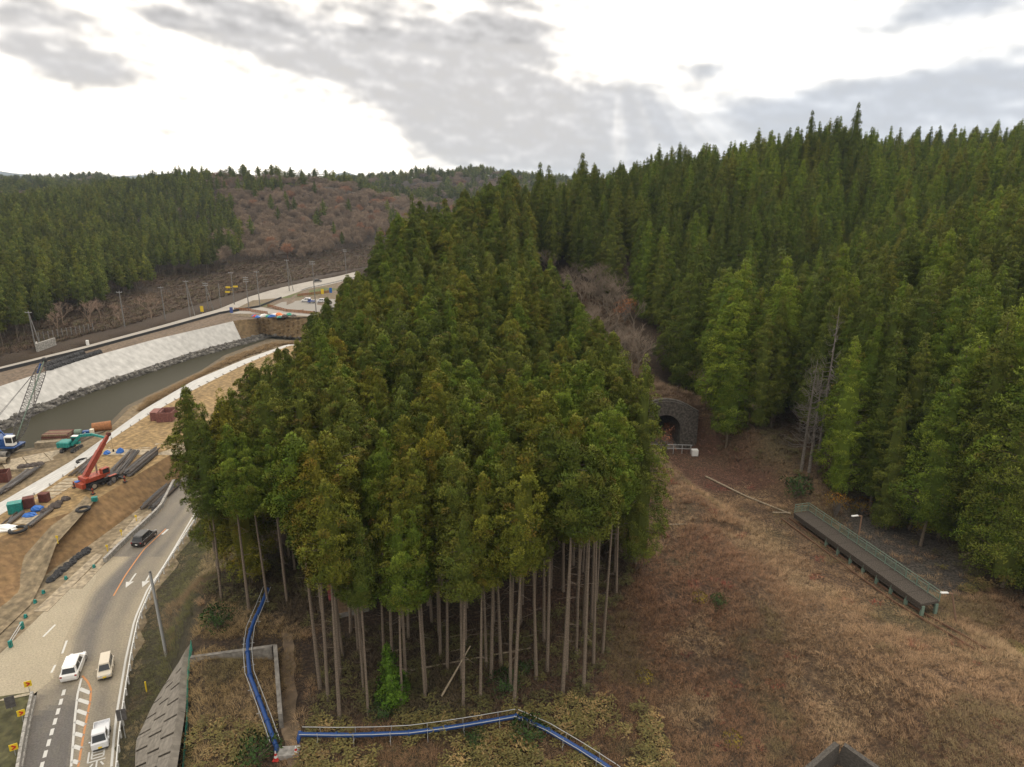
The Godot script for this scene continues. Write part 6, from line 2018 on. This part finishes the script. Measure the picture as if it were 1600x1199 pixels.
	op.tube([Vector3(-1.7, 0.95, 0), Vector3(1.7, 0.95, 0)], 0.86, 0.86, 16, false)
	single(op, "steel_casing", M.orange_pipe, "short rusty orange steel casing pipe beside the river", "pipe", "", Vector3(-83.39, -2.5, -130.64), 0.5)
	for q in [[Vector3(-93.62, -2.4, -116.25), "grey concrete pipe lying beside the blue crane", M.concrete], [Vector3(-91.7, -2.4, -113.57), "buff concrete pipe with a dark open end near the steel plates", M.plate]]:
		op = MB.new()
		op.tube([Vector3(-3.5, 0.6, 0), Vector3(1.3, 0.6, 0)], 0.6, 0.6, 16, false)
		op.tube([Vector3(-3.5, 0.6, 0), Vector3(1.28, 0.6, 0)], 0.52, 0.52, 16, false)
		single(op, "concrete_pipe", q[2], q[1], "pipe", "", q[0], 0.0)
	var wd := thing("timber_stack", "stack of reddish timber mats at the water's edge", "timber")
	wd.position = Vector3(-89.44, -2.6, -126.2)
	wd.rotation.y = 0.1
	for k in 4:
		for i in 5: boxed("timber", M.wood if (i + k) % 3 else M.maroon, wd, Vector3(0, 0.2 + k * 0.36, -1.2 + i * 0.6), Vector3(5.2 - k * 0.2, 0.34, 0.55))
	# gravel heaps and pump by the excavator
	var pm := thing("pump_unit", "green and blue pump unit behind the excavator", "pump", Vector3(-85.4, -2.5, -127.71), 0.3)
	boxed("tank", M.blue_body, pm, Vector3(0.5, 0.6, 0), Vector3(1.2, 1.0, 0.9), 0.05)
	var pt := MB.new()
	pt.tube([Vector3(-1.5, 0.9, 0), Vector3(-0.3, 0.9, 0)], 0.6, 0.6, 12)
	part(pt, "drum", M.rail_green, pm)
	boxed("skid", M.steel, pm, Vector3(-0.4, 0.1, 0), Vector3(3.2, 0.2, 1.1))
	boxed("hood", M.cream, pm, Vector3(1.5, 0.75, 0), Vector3(0.7, 1.1, 0.8), 0.05)
	# dirt track up the levee
	var tb := MB.new()
	var tl := resample([Vector3(-60.38, 0.6, -64.73), Vector3(-60.2, 0.75, -71.43), Vector3(-60.61, 1.7, -76.13), Vector3(-60.35, 2.9, -80.54), Vector3(-59.83, 3.12, -84.1), Vector3(-60.87, 3.12, -89.04)], 40)
	var tr := resample([Vector3(-54.13, 0.15, -59.93), Vector3(-54.6, 0.1, -67.24), Vector3(-56.39, 0.5, -72.52), Vector3(-57.77, 2.1, -77.32), Vector3(-57.77, 3, -82.12), Vector3(-58.58, 3.12, -87)], 40)
	strip(tb, tl, tr, 8, 0.12, func(p: Vector3, t: float, _s: float) -> Color:
		var rut := 1.0 + 0.12 * cos(t * TAU * 2.0)
		return Color(0.29, 0.225, 0.14) * (rut + 0.25 * nz.get_noise_2d(p.x * 40.0, p.z * 40.0)))
	struct(tb, "dirt_track", M.soil, "rutted gravel track climbing from the road onto the levee", "path")
	orange_crane()
	excavator()
	crawler_crane()

func orange_crane() -> void:
	var at := Vector3(-61.27, 3, -92.52)
	var t := thing("mobile_crane", "orange-red mobile crane on outriggers with its boom raised", "crane", at + Vector3(0.2, 0.04, -0.3), -0.5)
	t.scale = Vector3.ONE * 0.8
	boxed("chassis", M.black, t, Vector3(0, 0.95, 0), Vector3(1.9, 0.6, 6.6), 0.05)
	for s in [-1.0, 1.0]:
		for z in [-1.9, 1.7]: wheel(t, Vector3(s * 1.05, 0.68, z), 0.68, 0.28)
		for z in [-3.0, 3.0]:
			var o := boxed("outrigger", M.black, t, Vector3(s * 1.9, 0.7, z), Vector3(2.2, 0.22, 0.3))
			boxed("jack", M.crane, o, Vector3(s * 0.98, -0.05, 0), Vector3(0.2, 1.0, 0.2))
			boxed("float_pad", M.black, o, Vector3(s * 0.98, -0.62, 0), Vector3(0.6, 0.14, 0.6))
		boxed("fender", M.crane, t, Vector3(s * 1.05, 1.42, -1.9), Vector3(0.62, 0.1, 1.5), 0.03)
	boxed("front_cowl", M.crane, t, Vector3(0, 1.2, 3.35), Vector3(2.2, 1.0, 0.7), 0.06)
	boxed("blue_cover", M.blue_tarp, t, Vector3(-0.9, 1.78, 3.2), Vector3(0.8, 0.16, 1.0), 0.05)
	boxed("turntable", M.black, t, Vector3(0, 1.4, 0.2), Vector3(1.6, 0.35, 1.6), 0.1)
	boxed("upper_body", M.crane, t, Vector3(0, 1.95, 0.9), Vector3(2.3, 0.8, 3.6), 0.08)
	boxed("counterweight", M.crane, t, Vector3(0, 2.1, 2.6), Vector3(2.4, 1.0, 0.8), 0.08)
	var cab := boxed("cab", M.crane, t, Vector3(0.8, 2.6, -0.8), Vector3(0.85, 1.4, 1.5), 0.1)
	boxed("windscreen", M.glass, cab, Vector3(0, 0.15, -0.76), Vector3(0.7, 0.9, 0.03))
	for s in [-1.0, 1.0]: boxed("side_window", M.glass, cab, Vector3(s * 0.43, 0.15, 0), Vector3(0.03, 0.8, 1.1))
	# telescopic boom, raised
	var d := Vector3(0.05, 0.78, -0.62).normalized()
	var o := Vector3(-0.3, 2.5, 2.1)
	var at0 := o
	for k in 4:
		var b := MB.new()
		var l: float = [5.0, 1.7, 1.1, 0.7][k]
		var w: float = [0.78, 0.66, 0.55, 0.45][k]
		b.beam(at0, at0 + d * l, w, w * 1.1)
		part(b, "boom_section", M.crane_pink, t)
		at0 += d * l * 0.98
	var b := MB.new()
	b.tube([at0 + Vector3(-0.3, 0, 0), at0 + Vector3(0.3, 0, 0)], 0.35, 0.35, 10)
	part(b, "boom_head", M.maroon, t)
	b = MB.new()
	b.tube([Vector3(-0.3, 2.0, 0.0), o + d * 3.4], 0.15, 0.12, 8)
	part(b, "lift_cylinder", M.chrome, t)
	b = MB.new()
	b.tube([at0 + Vector3(0, -0.3, -0.3), at0 + Vector3(0, -3.2, -0.35)], 0.02, 0.02, 4)
	b.cbox(at0 + Vector3(0, -3.4, -0.35), Vector3(0.25, 0.5, 0.25), 0.05)
	part(b, "hook", M.black, t)

func excavator() -> void:
	var t := thing("excavator", "teal excavator reaching its arm over the levee crossing", "excavator", Vector3(-82.92, -2.45, -119.8), 0.0)
	crawler(t, 3.4, 2.0, 0.75, 0.5)
	var up := Node3D.new()
	boxed("turntable", M.black, t, Vector3(0, 0.85, 0), Vector3(1.2, 0.3, 1.2), 0.05)
	boxed("engine_house", M.teal, t, Vector3(-0.7, 1.5, 0.1), Vector3(2.0, 1.1, 2.2), 0.15)
	boxed("counterweight", M.teal, t, Vector3(-1.75, 1.45, 0.1), Vector3(0.6, 1.2, 2.2), 0.2)
	var cab := boxed("cab", M.teal, t, Vector3(0.65, 1.9, -0.7), Vector3(1.3, 1.6, 0.9), 0.1)
	boxed("window", M.glass, cab, Vector3(0.66, 0.2, 0), Vector3(0.03, 0.9, 0.7))
	for s in [-1.0, 1.0]: boxed("window", M.glass, cab, Vector3(0, 0.2, s * 0.46), Vector3(1.0, 0.85, 0.03))
	boxed("roof", M.white, cab, Vector3(0, 0.83, 0), Vector3(1.2, 0.06, 0.85))
	var b := MB.new()
	b.beam(Vector3(0.5, 1.3, 0.4), Vector3(2.4, 3.2, 0.4), 0.42, 0.5)
	b.beam(Vector3(2.3, 3.2, 0.4), Vector3(4.6, 3.4, 0.4), 0.4, 0.45)
	part(b, "boom", M.teal, t)
	b = MB.new()
	b.beam(Vector3(4.4, 3.5, 0.4), Vector3(7.2, 2.7, 0.4), 0.32, 0.36)
	part(b, "arm", M.teal, t)
	b = MB.new()
	b.tube([Vector3(1.2, 2.3, 0.4), Vector3(3.4, 3.75, 0.4)], 0.1, 0.08, 8)
	part(b, "cylinder", M.chrome, t)
	b = MB.new()
	b.prism(PackedVector2Array([Vector2(-0.4, 0), Vector2(0.4, 0.1), Vector2(0.3, -0.8), Vector2(-0.3, -0.9), Vector2(-0.55, -0.4)]), 0.4, 0.0, 1.0, Vector3(7.3, 2.7, 0.4), Basis(Vector3.UP, PI / 2))
	part(b, "bucket", M.steel, t)

func crawler_crane() -> void:
	var t := thing("crawler_crane", "blue crawler crane with a tall lattice boom beside the river", "crane", Vector3(-95.27, -2.35, -119.23), 0.0)
	crawler(t, 5.6, 3.6, 1.1, 0.8)
	var hb := boxed("machine_house", M.blue_body, t, Vector3(-1.6, 2.2, 0), Vector3(6.4, 1.7, 3.0), 0.12)
	boxed("stripe", M.white, hb, Vector3(1.0, 0.2, 1.51), Vector3(2.4, 0.3, 0.03))
	boxed("deck", M.blue_body, t, Vector3(0.6, 1.25, 0), Vector3(5.2, 0.3, 3.2), 0.05)
	var cab := boxed("cab", M.white, t, Vector3(2.3, 2.5, 0.9), Vector3(1.6, 1.9, 1.1), 0.1)
	for s in [-1.0, 1.0]: boxed("window", M.glass, cab, Vector3(0.1, 0.2, s * 0.56), Vector3(1.2, 1.0, 0.03))
	boxed("windscreen", M.glass, cab, Vector3(0.81, 0.2, 0), Vector3(0.03, 1.1, 0.9))
	boxed("pedestal", M.steel, t, Vector3(1.8, 1.6, -0.6), Vector3(1.0, 0.8, 1.0))
	# lattice boom: four chords and lacing, leaning up and away
	var foot := t.position + Vector3(2.2, 2.0, -0.6)
	var head := Vector3(-91.28, 12.5, -128.84)
	var d := head - foot
	var ax := d.normalized()
	var s := ax.cross(Vector3.UP).normalized()
	var u := s.cross(ax).normalized()
	var P := func(k: float, i: int) -> Vector3:
		var w := 0.55 * smoothstep(0.0, 0.12, k) * (1.0 - 0.75 * smoothstep(0.86, 1.0, k)) + 0.14
		return foot - t.position + d * k + s * (w if i in [0, 1] else -w) + u * (w if i in [1, 2] else -w)
	for i in 4:
		var b := MB.new()
		var pts := []
		for k in 13: pts.append(P.call(k / 12.0, i))
		b.tube(pts, 0.075, 0.075, 6)
		part(b, "chord", M.rail_green if i % 2 else M.steel, t)
	var n := 24
	for i in 4:
		var b := MB.new()
		for k in n:
			var a: Vector3 = P.call(k / float(n), i)
			var q: Vector3 = P.call((k + 1.0) / n, (i + 1) % 4)
			var a2: Vector3 = P.call(k / float(n), (i + 1) % 4)
			if k % 2: b.tube([a, q], 0.035, 0.035, 4, false)
			else: b.tube([a2, P.call((k + 1.0) / n, i)], 0.035, 0.035, 4, false)
			b.tube([a, a2], 0.03, 0.03, 4, false)
		part(b, "lacing", M.steel, t)
	var b := MB.new()
	b.cbox(head - t.position + ax * 0.4, Vector3(0.9, 0.9, 0.9), 0.2)
	part(b, "boom_head", M.black, t)
	b = MB.new()
	b.beam(head - t.position - ax * 2.6 + u * 0.5, head - t.position - ax * 0.6 + u * 0.5, 0.15, 0.25)
	part(b, "jib_stay", M.blue_body, t)
	b = MB.new()
	b.tube([Vector3(-3.6, 3.2, 0), head - t.position], 0.035, 0.035, 4)
	b.tube([Vector3(-3.6, 3.2, -0.8), head - t.position], 0.035, 0.035, 4)
	part(b, "pendant", M.steel, t)
	b = MB.new()
	b.beam(Vector3(-3.6, 3.0, -0.4), Vector3(-1.2, 5.4, -0.4), 0.2, 0.2)
	b.beam(Vector3(-1.2, 5.4, -0.4), Vector3(0.8, 2.6, -0.4), 0.2, 0.2)
	part(b, "gantry", M.blue_body, t)

# ---------------------------------------------------------------- the far bank
func utility(label: String, at: Vector3, hgt: float, arms: int, strut: bool, group := "") -> void:
	var t := thing("utility_pole", label, "pole", at, 0.0, group)
	var b := MB.new()
	b.tube([Vector3(0, -0.8, 0), Vector3(0, hgt, 0)], 0.2, 0.13, 8)
	part(b, "shaft", M.pole, t)
	for k in arms:
		b = MB.new()
		b.beam(Vector3(-0.9, hgt - 0.4 - k * 0.7, 0.1), Vector3(0.9, hgt - 0.4 - k * 0.7, 0.1), 0.12, 0.12)
		for x in [-0.8, 0.0, 0.8]: b.tube([Vector3(x, hgt - 0.34 - k * 0.7, 0.1), Vector3(x, hgt - 0.12 - k * 0.7, 0.1)], 0.06, 0.05, 5)
		part(b, "crossarm", M.galv, t)
	if strut:
		b = MB.new()
		b.tube([Vector3(1.9, -0.8, 0.4), Vector3(0.1, hgt - 1.0, 0)], 0.15, 0.11, 7)
		part(b, "strut", M.pole, t)

func make_far_side() -> void:
	for q in [[Vector3(-131.13, 2.6, -182.99), 10.0, 1, true, "utility pole with a strut behind the white barrier wall"], [Vector3(-120.56, 2.6, -208.86), 11.5, 1, false, "tall lone utility pole by the leafless trees across the river"], [Vector3(-114.56, 2.6, -222.32), 11.0, 1, false, "utility pole beside the straight part of the far road"], [Vector3(-109.39, 2.6, -229.1), 12.0, 1, true, "braced utility pole before the road fork"], [Vector3(-109.17, 3, -242.97), 9.0, 2, true, "twin-legged utility pole set back in the brown scrub"], [Vector3(-106.2, 3, -246.96), 8.0, 0, false, "short pole with small signs in the scrub near the fork"], [Vector3(-103.32, 2.6, -252.01), 12.0, 1, false, "utility pole hung with yellow banners at the fork"], [Vector3(-92.95, 2.6, -238.78), 12.0, 3, false, "utility pole with many crossarms inside the road fork"], [Vector3(-91.86, 2.6, -246.56), 13.0, 1, false, "tall pole on the grass island of the fork"], [Vector3(-93.14, 2.6, -284.91), 13.0, 1, true, "A-framed utility pole beside the far bend"], [Vector3(-67.85, 2.6, -233.85), 18.0, 2, false, "tallest utility pole beside the car park"], [Vector3(-82.5, 2.6, -341.5), 12.0, 2, false, "utility pole where the far road meets the hill"]]:
		utility(q[4], q[0], q[1], q[2], q[3])
	# banners
	for q in [[Vector3(-103.32, 2.6, -252.01), 6.6, 1.2, "yellow banner on the right arm of the fork pole"], [Vector3(-103.32, 2.6, -252.01), 6.3, -1.6, "yellow banner on the upper left arm of the fork pole"], [Vector3(-103.32, 2.6, -252.01), 4.6, -2.0, "yellow banner on the lower left arm of the fork pole"]]:
		var b := MB.new()
		b.box(Vector3(q[2], q[1], 0.15), Vector3(1.7, 0.6, 0.06))
		b.beam(Vector3(0, q[1], 0.15), Vector3(q[2], q[1], 0.15), 0.07, 0.07)
		single(b, "banner", M.yellow, q[3], "banner", "", q[0])
	# white barrier and fence posts below the forest
	var bw := thing("barrier_wall", "short white concrete wall beside the braced utility pole", "wall")
	var a := Vector3(-126.66, 2.6, -177.08)
	var c := Vector3(-126.48, 2.6, -184.53)
	var b := MB.new()
	b.beam(a + Vector3(0, 1.0, 0), c + Vector3(0, 1.0, 0), 0.5, 2.6)
	part(b, "panel", M.pale_concrete, bw)
	b = MB.new()
	b.beam(a + Vector3(0.0, 0.9, -0.26), a + Vector3(-2.6, 0.9, -4.0), 0.4, 2.2)
	part(b, "return_wall", M.pale_concrete, bw)
	var rf := thing("rockfall_fence", "long rockfall fence of grey posts and mesh at the forest foot", "fence")
	for i in 13:
		var p := Vector3(-132.3, 3, -186.74).lerp(Vector3(-125.26, 3, -200.37), i / 12.0)
		var g := ground_at(p.x, p.z)
		b = MB.new()
		b.beam(g + Vector3(0, -0.5, 0), g + Vector3(0, 2.6, 0), 0.16, 0.16)
		part(b, "post", M.pole, rf)
		if i < 12:
			var p2 := Vector3(-132.3, 3, -186.74).lerp(Vector3(-125.26, 3, -200.37), (i + 1) / 12.0)
			var g2 := ground_at(p2.x, p2.z)
			b = MB.new()
			for k in 7: b.beam(g + Vector3(0, 0.3 + k * 0.36, 0), g2 + Vector3(0, 0.3 + k * 0.36, 0), 0.02, 0.04)
			part(b, "mesh_wire", M.steel, rf)
	# double row of black bags above the revetment
	for r in 2:
		var p0: Vector3 = [Vector3(-115.01, 2.5, -162.91), Vector3(-112.6, 2.4, -159.68)][r]
		var p1: Vector3 = [Vector3(-113.77, 2.5, -176.07), Vector3(-109.85, 2.4, -177.18)][r]
		var n: int = [20, 26][r]
		for i in n:
			single(lump(200 + i % 4, Vector3(0.75, 1.0, 0.75)), "bulk_bag", M.bag, ["black bulk bag in the upper row above the white revetment", "black bulk bag in the lower row above the white revetment"][r], "bag", ["upper row of black bags", "lower row of black bags"][r], p0.lerp(p1, (i + 0.5) / n), rng.randf())
	# road edge: white line, dark guard strip and a white post
	var fr := MB.new()
	for i in range(0, 60): fr.beam(L[1][i] + Vector3(0, 0.35, 0), L[1][i + 1] + Vector3(0, 0.35, 0), 0.2, 0.8)
	single(fr, "guard_fence", M.bag, "dark guard fence along the river side of the far road", "fence")
	var gr := thing("far_guard_rail", "grey guard rail along the far bend of the road", "guard rail")
	for i in range(68, 88):
		b = MB.new()
		b.beam(L[1][i] + Vector3(0, 0.6, 0), L[1][i + 1] + Vector3(0, 0.6, 0), 0.08, 0.35)
		part(b, "beam", M.galv, gr)
		b = MB.new()
		b.beam(L[1][i] + Vector3(0, -0.3, 0), L[1][i] + Vector3(0, 0.75, 0), 0.12, 0.12)
		part(b, "post", M.galv, gr)
	boxy("marker_stone", M.white, "small white marker stone beside the far road", "marker", Vector3(-118.34, 2.5, -185.73), Vector3(0.6, 1.4, 0.6))
	# car park beyond the fork, the branch road and verge grass
	var flat := func(pts: Array, called: String, m: Material, col: Color, label: String, lift: float) -> void:
		var mb := MB.new()
		mb.col = col
		var pp := PackedVector2Array()
		for p in pts: pp.append(Vector2(p.x, p.z))
		var idx := Geometry2D.triangulate_polygon(pp)
		for i in range(0, idx.size(), 3): mb.tri(pts[idx[i]] + Vector3(0, lift, 0), pts[idx[i + 1]] + Vector3(0, lift, 0), pts[idx[i + 2]] + Vector3(0, lift, 0), Vector3.UP)
		struct(mb, called, m, label, "ground")
	flat.call([Vector3(-99.79, 2.5, -261.25), Vector3(-90.67, 2.5, -267.34), Vector3(-87.39, 2.5, -290.96), Vector3(-77.96, 2.5, -308.37), Vector3(-59.13, 2.5, -261.25), Vector3(-52.82, 2.5, -231.99), Vector3(-71.08, 2.5, -226.75), Vector3(-87.02, 2.5, -226.19), Vector3(-99.04, 2.5, -231.99)], "fork_ground", M.soil, Color(0.2, 0.15, 0.09), "brown ground inside the far road fork", 0.03)
	flat.call([Vector3(-97.31, 2.5, -233.18), Vector3(-93.96, 2.5, -248.47), Vector3(-84.29, 2.5, -240.59), Vector3(-66.02, 2.5, -231.99), Vector3(-53.6, 2.5, -235.6), Vector3(-52.56, 2.5, -230.8), Vector3(-67.09, 2.5, -227.9), Vector3(-84.04, 2.5, -233.18)], "branch_road", M.road, Color(0.36, 0.33, 0.3), "pale branch road leaving the far fork", 0.06)
	flat.call([Vector3(-87.9, 2.5, -244.47), Vector3(-87.28, 2.5, -256.85), Vector3(-73.89, 2.5, -265.79), Vector3(-64.06, 2.5, -261.25), Vector3(-58.35, 2.5, -236.83), Vector3(-68.45, 2.5, -236.83), Vector3(-80.67, 2.5, -239.96)], "car_park", M.road, Color(0.27, 0.25, 0.22), "grey gravel car park beyond the far fork", 0.06)
	flat.call([Vector3(-90.92, 2.5, -265.79), Vector3(-88.85, 2.5, -276.16), Vector3(-81.55, 2.5, -294.66), Vector3(-73.74, 2.5, -290.96), Vector3(-76, 2.5, -278.67), Vector3(-83.58, 2.5, -268.9)], "verge_grass", M.soil, Color(0.12, 0.14, 0.035), "green grass verge beside the far road", 0.07)
	flat.call([Vector3(-92.3, 2.5, -245.79), Vector3(-94.27, 2.5, -254), Vector3(-91.64, 2.5, -256.85), Vector3(-89.26, 2.5, -248.47)], "island_grass", M.soil, Color(0.14, 0.14, 0.045), "small green grass island in the fork", 0.07)
	# orange netting
	for q in [[Vector3(-89.27, 2.5, -247.12), Vector3(-79, 2.5, -236.83), "orange-red netting fence along the front of the car park"], [Vector3(-79, 2.5, -236.83), Vector3(-67.79, 2.5, -231.99), "orange-red netting fence by the branch road"], [Vector3(-85.32, 2.5, -270.48), Vector3(-75.12, 2.5, -280.36), "orange-red netting fence behind the parked vehicles"], [Vector3(-98.38, 2.5, -239.33), Vector3(-92.03, 2.5, -238.07), "red netting fence beside the branch road start"], [Vector3(-91.57, 2.5, -236.83), Vector3(-84.07, 2.5, -231.99), "brown-orange netting fence beside the rubble"]]:
		var nt := thing("netting_fence", q[2], "fence")
		for i in 8:
			var p: Vector3 = q[0].lerp(q[1], i / 7.0)
			b = MB.new()
			b.beam(p + Vector3(0, -0.2, 0), p + Vector3(0, 1.1, 0), 0.08, 0.08)
			part(b, "post", M.rust, nt)
			if i < 7:
				var p2: Vector3 = q[0].lerp(q[1], (i + 1) / 7.0)
				b = MB.new()
				for k in 4: b.beam(p + Vector3(0, 0.15 + 0.26 * k, 0), p2 + Vector3(0, 0.15 + 0.26 * k, 0), 0.03, 0.2)
				part(b, "netting", M.orange_pipe, nt)
	# vehicles over there
	var t0 := car("dark car driving on the far bend", Vector3(-88.71, 2.6, -311.79), -1.2, M.car_black, "sedan")
	car("white van parked at the back of the car park", Vector3(-78.06, 2.6, -257.71), 1.5, M.car_white, "suv")
	car("white and blue truck parked beside the white van", Vector3(-75.31, 2.6, -254.83), 1.5, M.car_blue, "truck", "")
	car("pale car parked at the hill end of the car park", Vector3(-72.08, 2.6, -256.26), 1.4, M.car_truck, "kei")
	# rubble, boards and tarpaulins by the bank
	var cols := [M.blue_tarp, M.orange, M.white, M.net_green, M.blue_tarp, M.red, M.white, M.net_green, M.grey_bag, M.orange, M.blue_tarp, M.grey_bag, M.white, M.pale_wood, M.teal, M.red]
	var say := ["bright blue tarpaulin heap", "orange board pile", "white sack heap", "green net heap", "flat blue sheet pile", "red bag heap", "pale rubble heap", "dark green sheet pile", "grey sack heap", "orange barrel heap", "small blue sheet heap", "grey stone heap", "white plank heap", "timber offcut heap", "teal crate heap", "red plastic heap"]
	for i in 16:
		var p: Vector3 = Vector3(-87.2, 2.5, -228.47).lerp(Vector3(-73.06, 2.5, -229.05), fmod(i * 0.618, 1.0)) + Vector3(rng.randf_range(-1, 1), 0, rng.randf_range(-2.5, 2.5))
		single(lump(300 + i, Vector3(rng.randf_range(0.8, 1.6), rng.randf_range(0.5, 1.0), rng.randf_range(0.6, 1.2))), "rubble_heap", cols[i], say[i] + " on the bank beside the branch road", "heap", "", p, rng.randf())
	for q in [[Vector3(-107.56, 2.5, -234.39), "yellow banner flag beside the far road", M.yellow], [Vector3(-76.07, 2.6, -273.07), "yellow sign standing at the back of the car park", M.yellow], [Vector3(-73.57, 2.6, -276.36), "blue sign at the hill edge of the car park", M.blue_tarp], [Vector3(-96.17, 2.6, -231.45), "dark blue banner at the corner of the fork", M.car_blue]]:
		sign_on_post(q[1], q[0], 1.5, Vector2(1.1, 2.0), q[2], 0.0, "banner_sign")

func boxy(called: String, m: Material, label: String, category: String, at: Vector3, s: Vector3) -> void:
	var b := MB.new()
	b.cbox(Vector3(0, s.y * 0.5, 0), s, 0.05)
	single(b, called, m, label, category, "", at)
